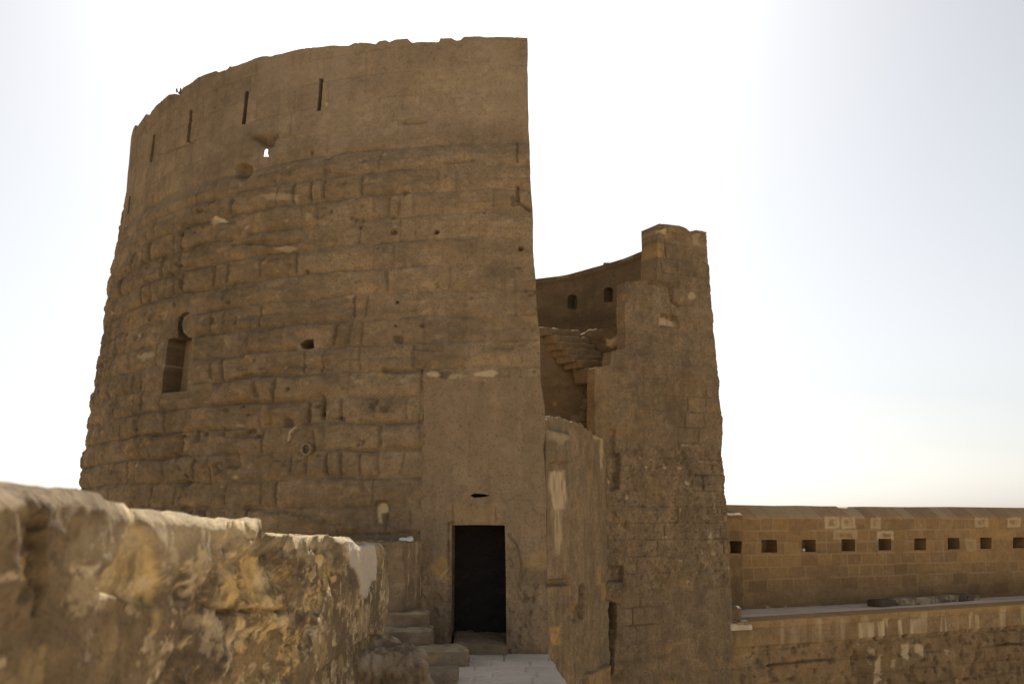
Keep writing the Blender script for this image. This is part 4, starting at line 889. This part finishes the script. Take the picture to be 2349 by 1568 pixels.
def par_d(U, Z, pos):
    x, y = proj(pos)
    h = .305; m = masonry(U, Z, h, .38, .62, 64, .012, z0=ptop - .34 - 9 * h); e = m['e']
    j = 1 - sst(.35, 1, e / .02); cop = sst(ptop - .35, ptop - .33, Z)
    # slanting coping joints
    mc = masonry(U + (Z - ptop) * .45, Z * 0 + .1, .3, .35, .62, 65, .004); jc = 1 - sst(.2, 1, mc['du'] / .014)
    d = (1 - cop) * ((m['r1'] - .5) * .016 + .004 * j * (m['r2'] - .3)) + .006 * fbm(U * 4, Z * 4, 1., 4, 66)
    d += cop * ((mc['r1'] - .5) * .02 - .012 * jc) - cop * .30 * sst(ptop - .34, ptop + .04, Z)        # the coping leans back
    rough = sst(1706, 1698, x + 4 * fbm(U * 4, Z * 4, 3., 3, 67)) * sst(1172, 1182, y)
    d += rough * (.10 + .06 * fbm(U * 4, Z * 4, 1., 4, 68))
    tone = (m['r3'] - .5) * .38 * (1 - cop) + cop * ((mc['r3'] - .5) * 1.0 - .15)
    grime = sst(.75, .1, Z + .25 * fbm(U * .8, .5, .3, 3, 69) + .3 - .35 * sst(8.5, 11.5, U)) 
    tone = tone - .55 * grime; dark = .04 * grime + .15 * (m['r3'] < .08) * (Z < 1.2) + .25 * rough
    wx, wy = x + 3 * fbm(U * 6, Z * 6, 1., 3, 70), y + 3 * fbm(U * 6, Z * 6, 2., 3, 71)
    pale = np.zeros(U.shape); fr = sst(-.15, .25, fbm(U * 9, Z * 9, 4., 3, 72))
    for (a, b, c, dd, v) in ((1893, 1184, 1925, 1212, .75), (1931, 1184, 1962, 1212, .7), (1998, 1186, 2021, 1212, .55), (1912, 1216, 1965, 1238, .45), (2012, 1218, 2050, 1238, .75), (2238, 1186, 2268, 1208, .5), (2312, 1186, 2342, 1208, .6), (2215, 1235, 2240, 1262, .35)):
        ins = soft(wx, wy, [(a, b), (c, b), (c, dd), (a, dd)], 2); rim = 1 - soft(wx, wy, [(a + 6, b + 6), (c - 6, b + 6), (c - 6, dd - 6), (a + 6, dd - 6)], 3)
        pale = np.maximum(pale, v * ins * np.maximum(rim, fr * .7))
    for pl in ([(1758, 1388), (1759, 1400), (1778, 1401)], [(1803, 1387), (1804, 1400), (1792, 1401)]): pale = np.maximum(pale, .75 * soft(x, y, [pl[0], pl[1], pl[2], ((pl[0][0] + pl[2][0]) / 2, 1393)], 2))
    pale = np.maximum(pale, cop * (.12 + .25 * (mc['r2'] > .62)))
    return d, dict(tone=tone + .2 * fbm(U * .4, Z * .6, 1., 3, 73) + .35 * fbm(U * 7, Z * 8, 1., 5, 75, .7), pale=pale, joint=.75 * j * (1 - cop) * sst(-.4, .1, fbm(U * 1.2, Z * 1.2, 5., 2, 74)) * (1 - rough) * sst(.3, .7, Z), dark=np.clip(dark + .5 * cop * jc, 0, 1), ochre=.25 * (m['r2'] > .7) * (1 - cop) * (Z > .8))
n1, n2 = 640, 130
Uu = np.broadcast_to(np.linspace(0, PW.L, n1 + 1)[None, :], (n2 + 1, n1 + 1)); Zp = -.3 + np.linspace(0, 1, n2 + 1)[:, None] * (np.interp(Uu, ptt[:, 0], ptt[:, 1]) + .3)
par = thing('parapet_wall', (float(pb0[0]), float(pb0[1]), GZ), 'long coursed parapet wall with a row of square loopholes on the right', 'wall')
sheet('masonry', PW, Uu, Zp, par_d, .75, M_PARAPET, par, holes=lholes)
for lh in lholes: backplate('loophole', PW, lh, .40, M_TURRET, par)
# back and foot of that rampart, down to the ground
nn_ = np.array([-pdir[1], pdir[0]])
def prism(name, pts, z0, z1, mat, parent=None):
    n = len(pts); V = [(*p, z0) for p in pts] + [(*p, z1) for p in pts]
    return mk(name, np.array(V), [tuple(range(n))[::-1], tuple(range(n, 2 * n))] + [(i, (i + 1) % n, n + (i + 1) % n, n + i) for i in range(n)], mat, parent)
bA, bB = pb0 - pdir * 1.6 + nn_ * .05, pb1 + pdir * 6 + nn_ * .05
prism('footing', [bA, bB, bB + nn_ * .65, bA + nn_ * .65], GZ, -.31, M_PARAPET, par)
# low kerb bench along the foot of the parapet
kb = []
KX = [(2022, 2058), (2058, 2100), (2101, 2146), (2147, 2177), (2178, 2202), (2203, 2222), (2223, 2250)]
bench = thing('stone_bench', tuple(floor_pt(2130, 1384)) + (0,), 'low bench of pale stones at the foot of the loopholed parapet', 'bench')
for i, (xa, xb_) in enumerate(KX):
    yl = lambda x: 1391 - (x - 2022) * .073
    a, b = floor_pt(xa, yl(xa)), floor_pt(xb_ - .5, yl(xb_)); h = float(z_at(a[1], yl(xa) - 14 + (4 if i == 6 else 0))); nb2 = nn_ * .5
    q = [a, b, b + nb2, a + nb2]
    rbox('kerb_stone', [(*v, -.03) for v in q] + [(*v, h) for v in q], M_TURRET, bench, 10, .12, .02, 5, 500 + i, dict(tone=-.6 if i in (0, 5) else -.1, pale=lambda P, v=(0 if i in (0, 5) else .6): v * sst(-.2, .2, fbm(P[:, 0] * 5, P[:, 1] * 5, P[:, 2] * 9, 3, 5)), dark=lambda P: .5 * sst(.0, .35, fbm(P[:, 0] * 4, P[:, 1] * 4, P[:, 2] * 7, 3, 3))))
# rock and slab where the walk meets the turret
a = floor_pt(1690, 1424); rk = rbox('rock', hexa(a[0] - .25, a[0] + .12, a[1] - .05, a[1] + .6, -.05, .30), M_TURRET, None, 14, .35, .06, 4, 520)
tag(rk, 'brown broken rock beside the turret foot at the start of the rampart walk', 'rock')
a = on_ledge_line(1695, 1437); sb = rbox('stone_slab', [(a[0] - .22, a[1] - .16, -.17), (a[0] + .30, a[1] + .02, -.17), (a[0] + .25, a[1] + .3, -.15), (a[0] - .25, a[1] + .2, -.15), (a[0] - .22, a[1] - .16, -.03), (a[0] + .30, a[1] + .02, -.07), (a[0] + .25, a[1] + .3, .02), (a[0] - .25, a[1] + .2, .02)], M_WHITE, None, 12, .15, .02, 4, 521)
tag(sb, 'small pale slab stuck out of the wall edge below the brown rock', 'stone')
# dry twig on the tower rim, litter on the stub wall
tz = TW.P(*[np.array([v]) for v in TW.inv(409, 216)])[0][0]
tw = thing('dry_plant', tuple(tz), 'tiny forked dry plant sticking out of the tower rim at upper left', 'plant')
t0 = Vector(tz) + Vector((.18, .15, .0))
tube('stem', [t0, t0 + Vector((-.14, 0, .06)), t0 + Vector((-.22, 0, .09))], [.035, .032, .028], M_TWIG, tw)
tube('twig', [t0 + Vector((-.20, 0, .085)), t0 + Vector((-.27, 0, .13)), t0 + Vector((-.28, 0, .2))], [.03, .026, .016], M_TWIG, tw)
tube('twig', [t0 + Vector((-.20, 0, .085)), t0 + Vector((-.18, 0, .15)), t0 + Vector((-.19, 0, .21))], [.028, .024, .016], M_TWIG, tw)
lp = at(932, 1243, 17.0); zl = 1.88
b = rbox('crumpled_bag', [(lp.x - .11, 16.9, zl - .02), (lp.x + .11, 16.9, zl - .02), (lp.x + .11, 17.05, zl - .02), (lp.x - .11, 17.05, zl - .02), (lp.x - .11, 16.9, zl + .03), (lp.x + .12, 16.9, zl + .05), (lp.x + .1, 17.05, zl + .05), (lp.x - .1, 17.05, zl + .02)], M_FOIL, None, 12, .3, .025, 14, 530)
tag(b, 'crumpled white plastic scrap lying on the stub wall', 'litter')
sp = PW.P(*[np.array([v]) for v in PW.inv(1845, 1262)])[0][0]
b = rbox('paper_scrap', hexa(sp[0] - .03, sp[0] + .05, sp[1] + .06, sp[1] + .14, sp[2] - .03, sp[2] + .05), M_FOIL, None, 6, .5, .02, 14, 531)
tag(b, 'tiny white scrap in a corner of the third loophole', 'litter')
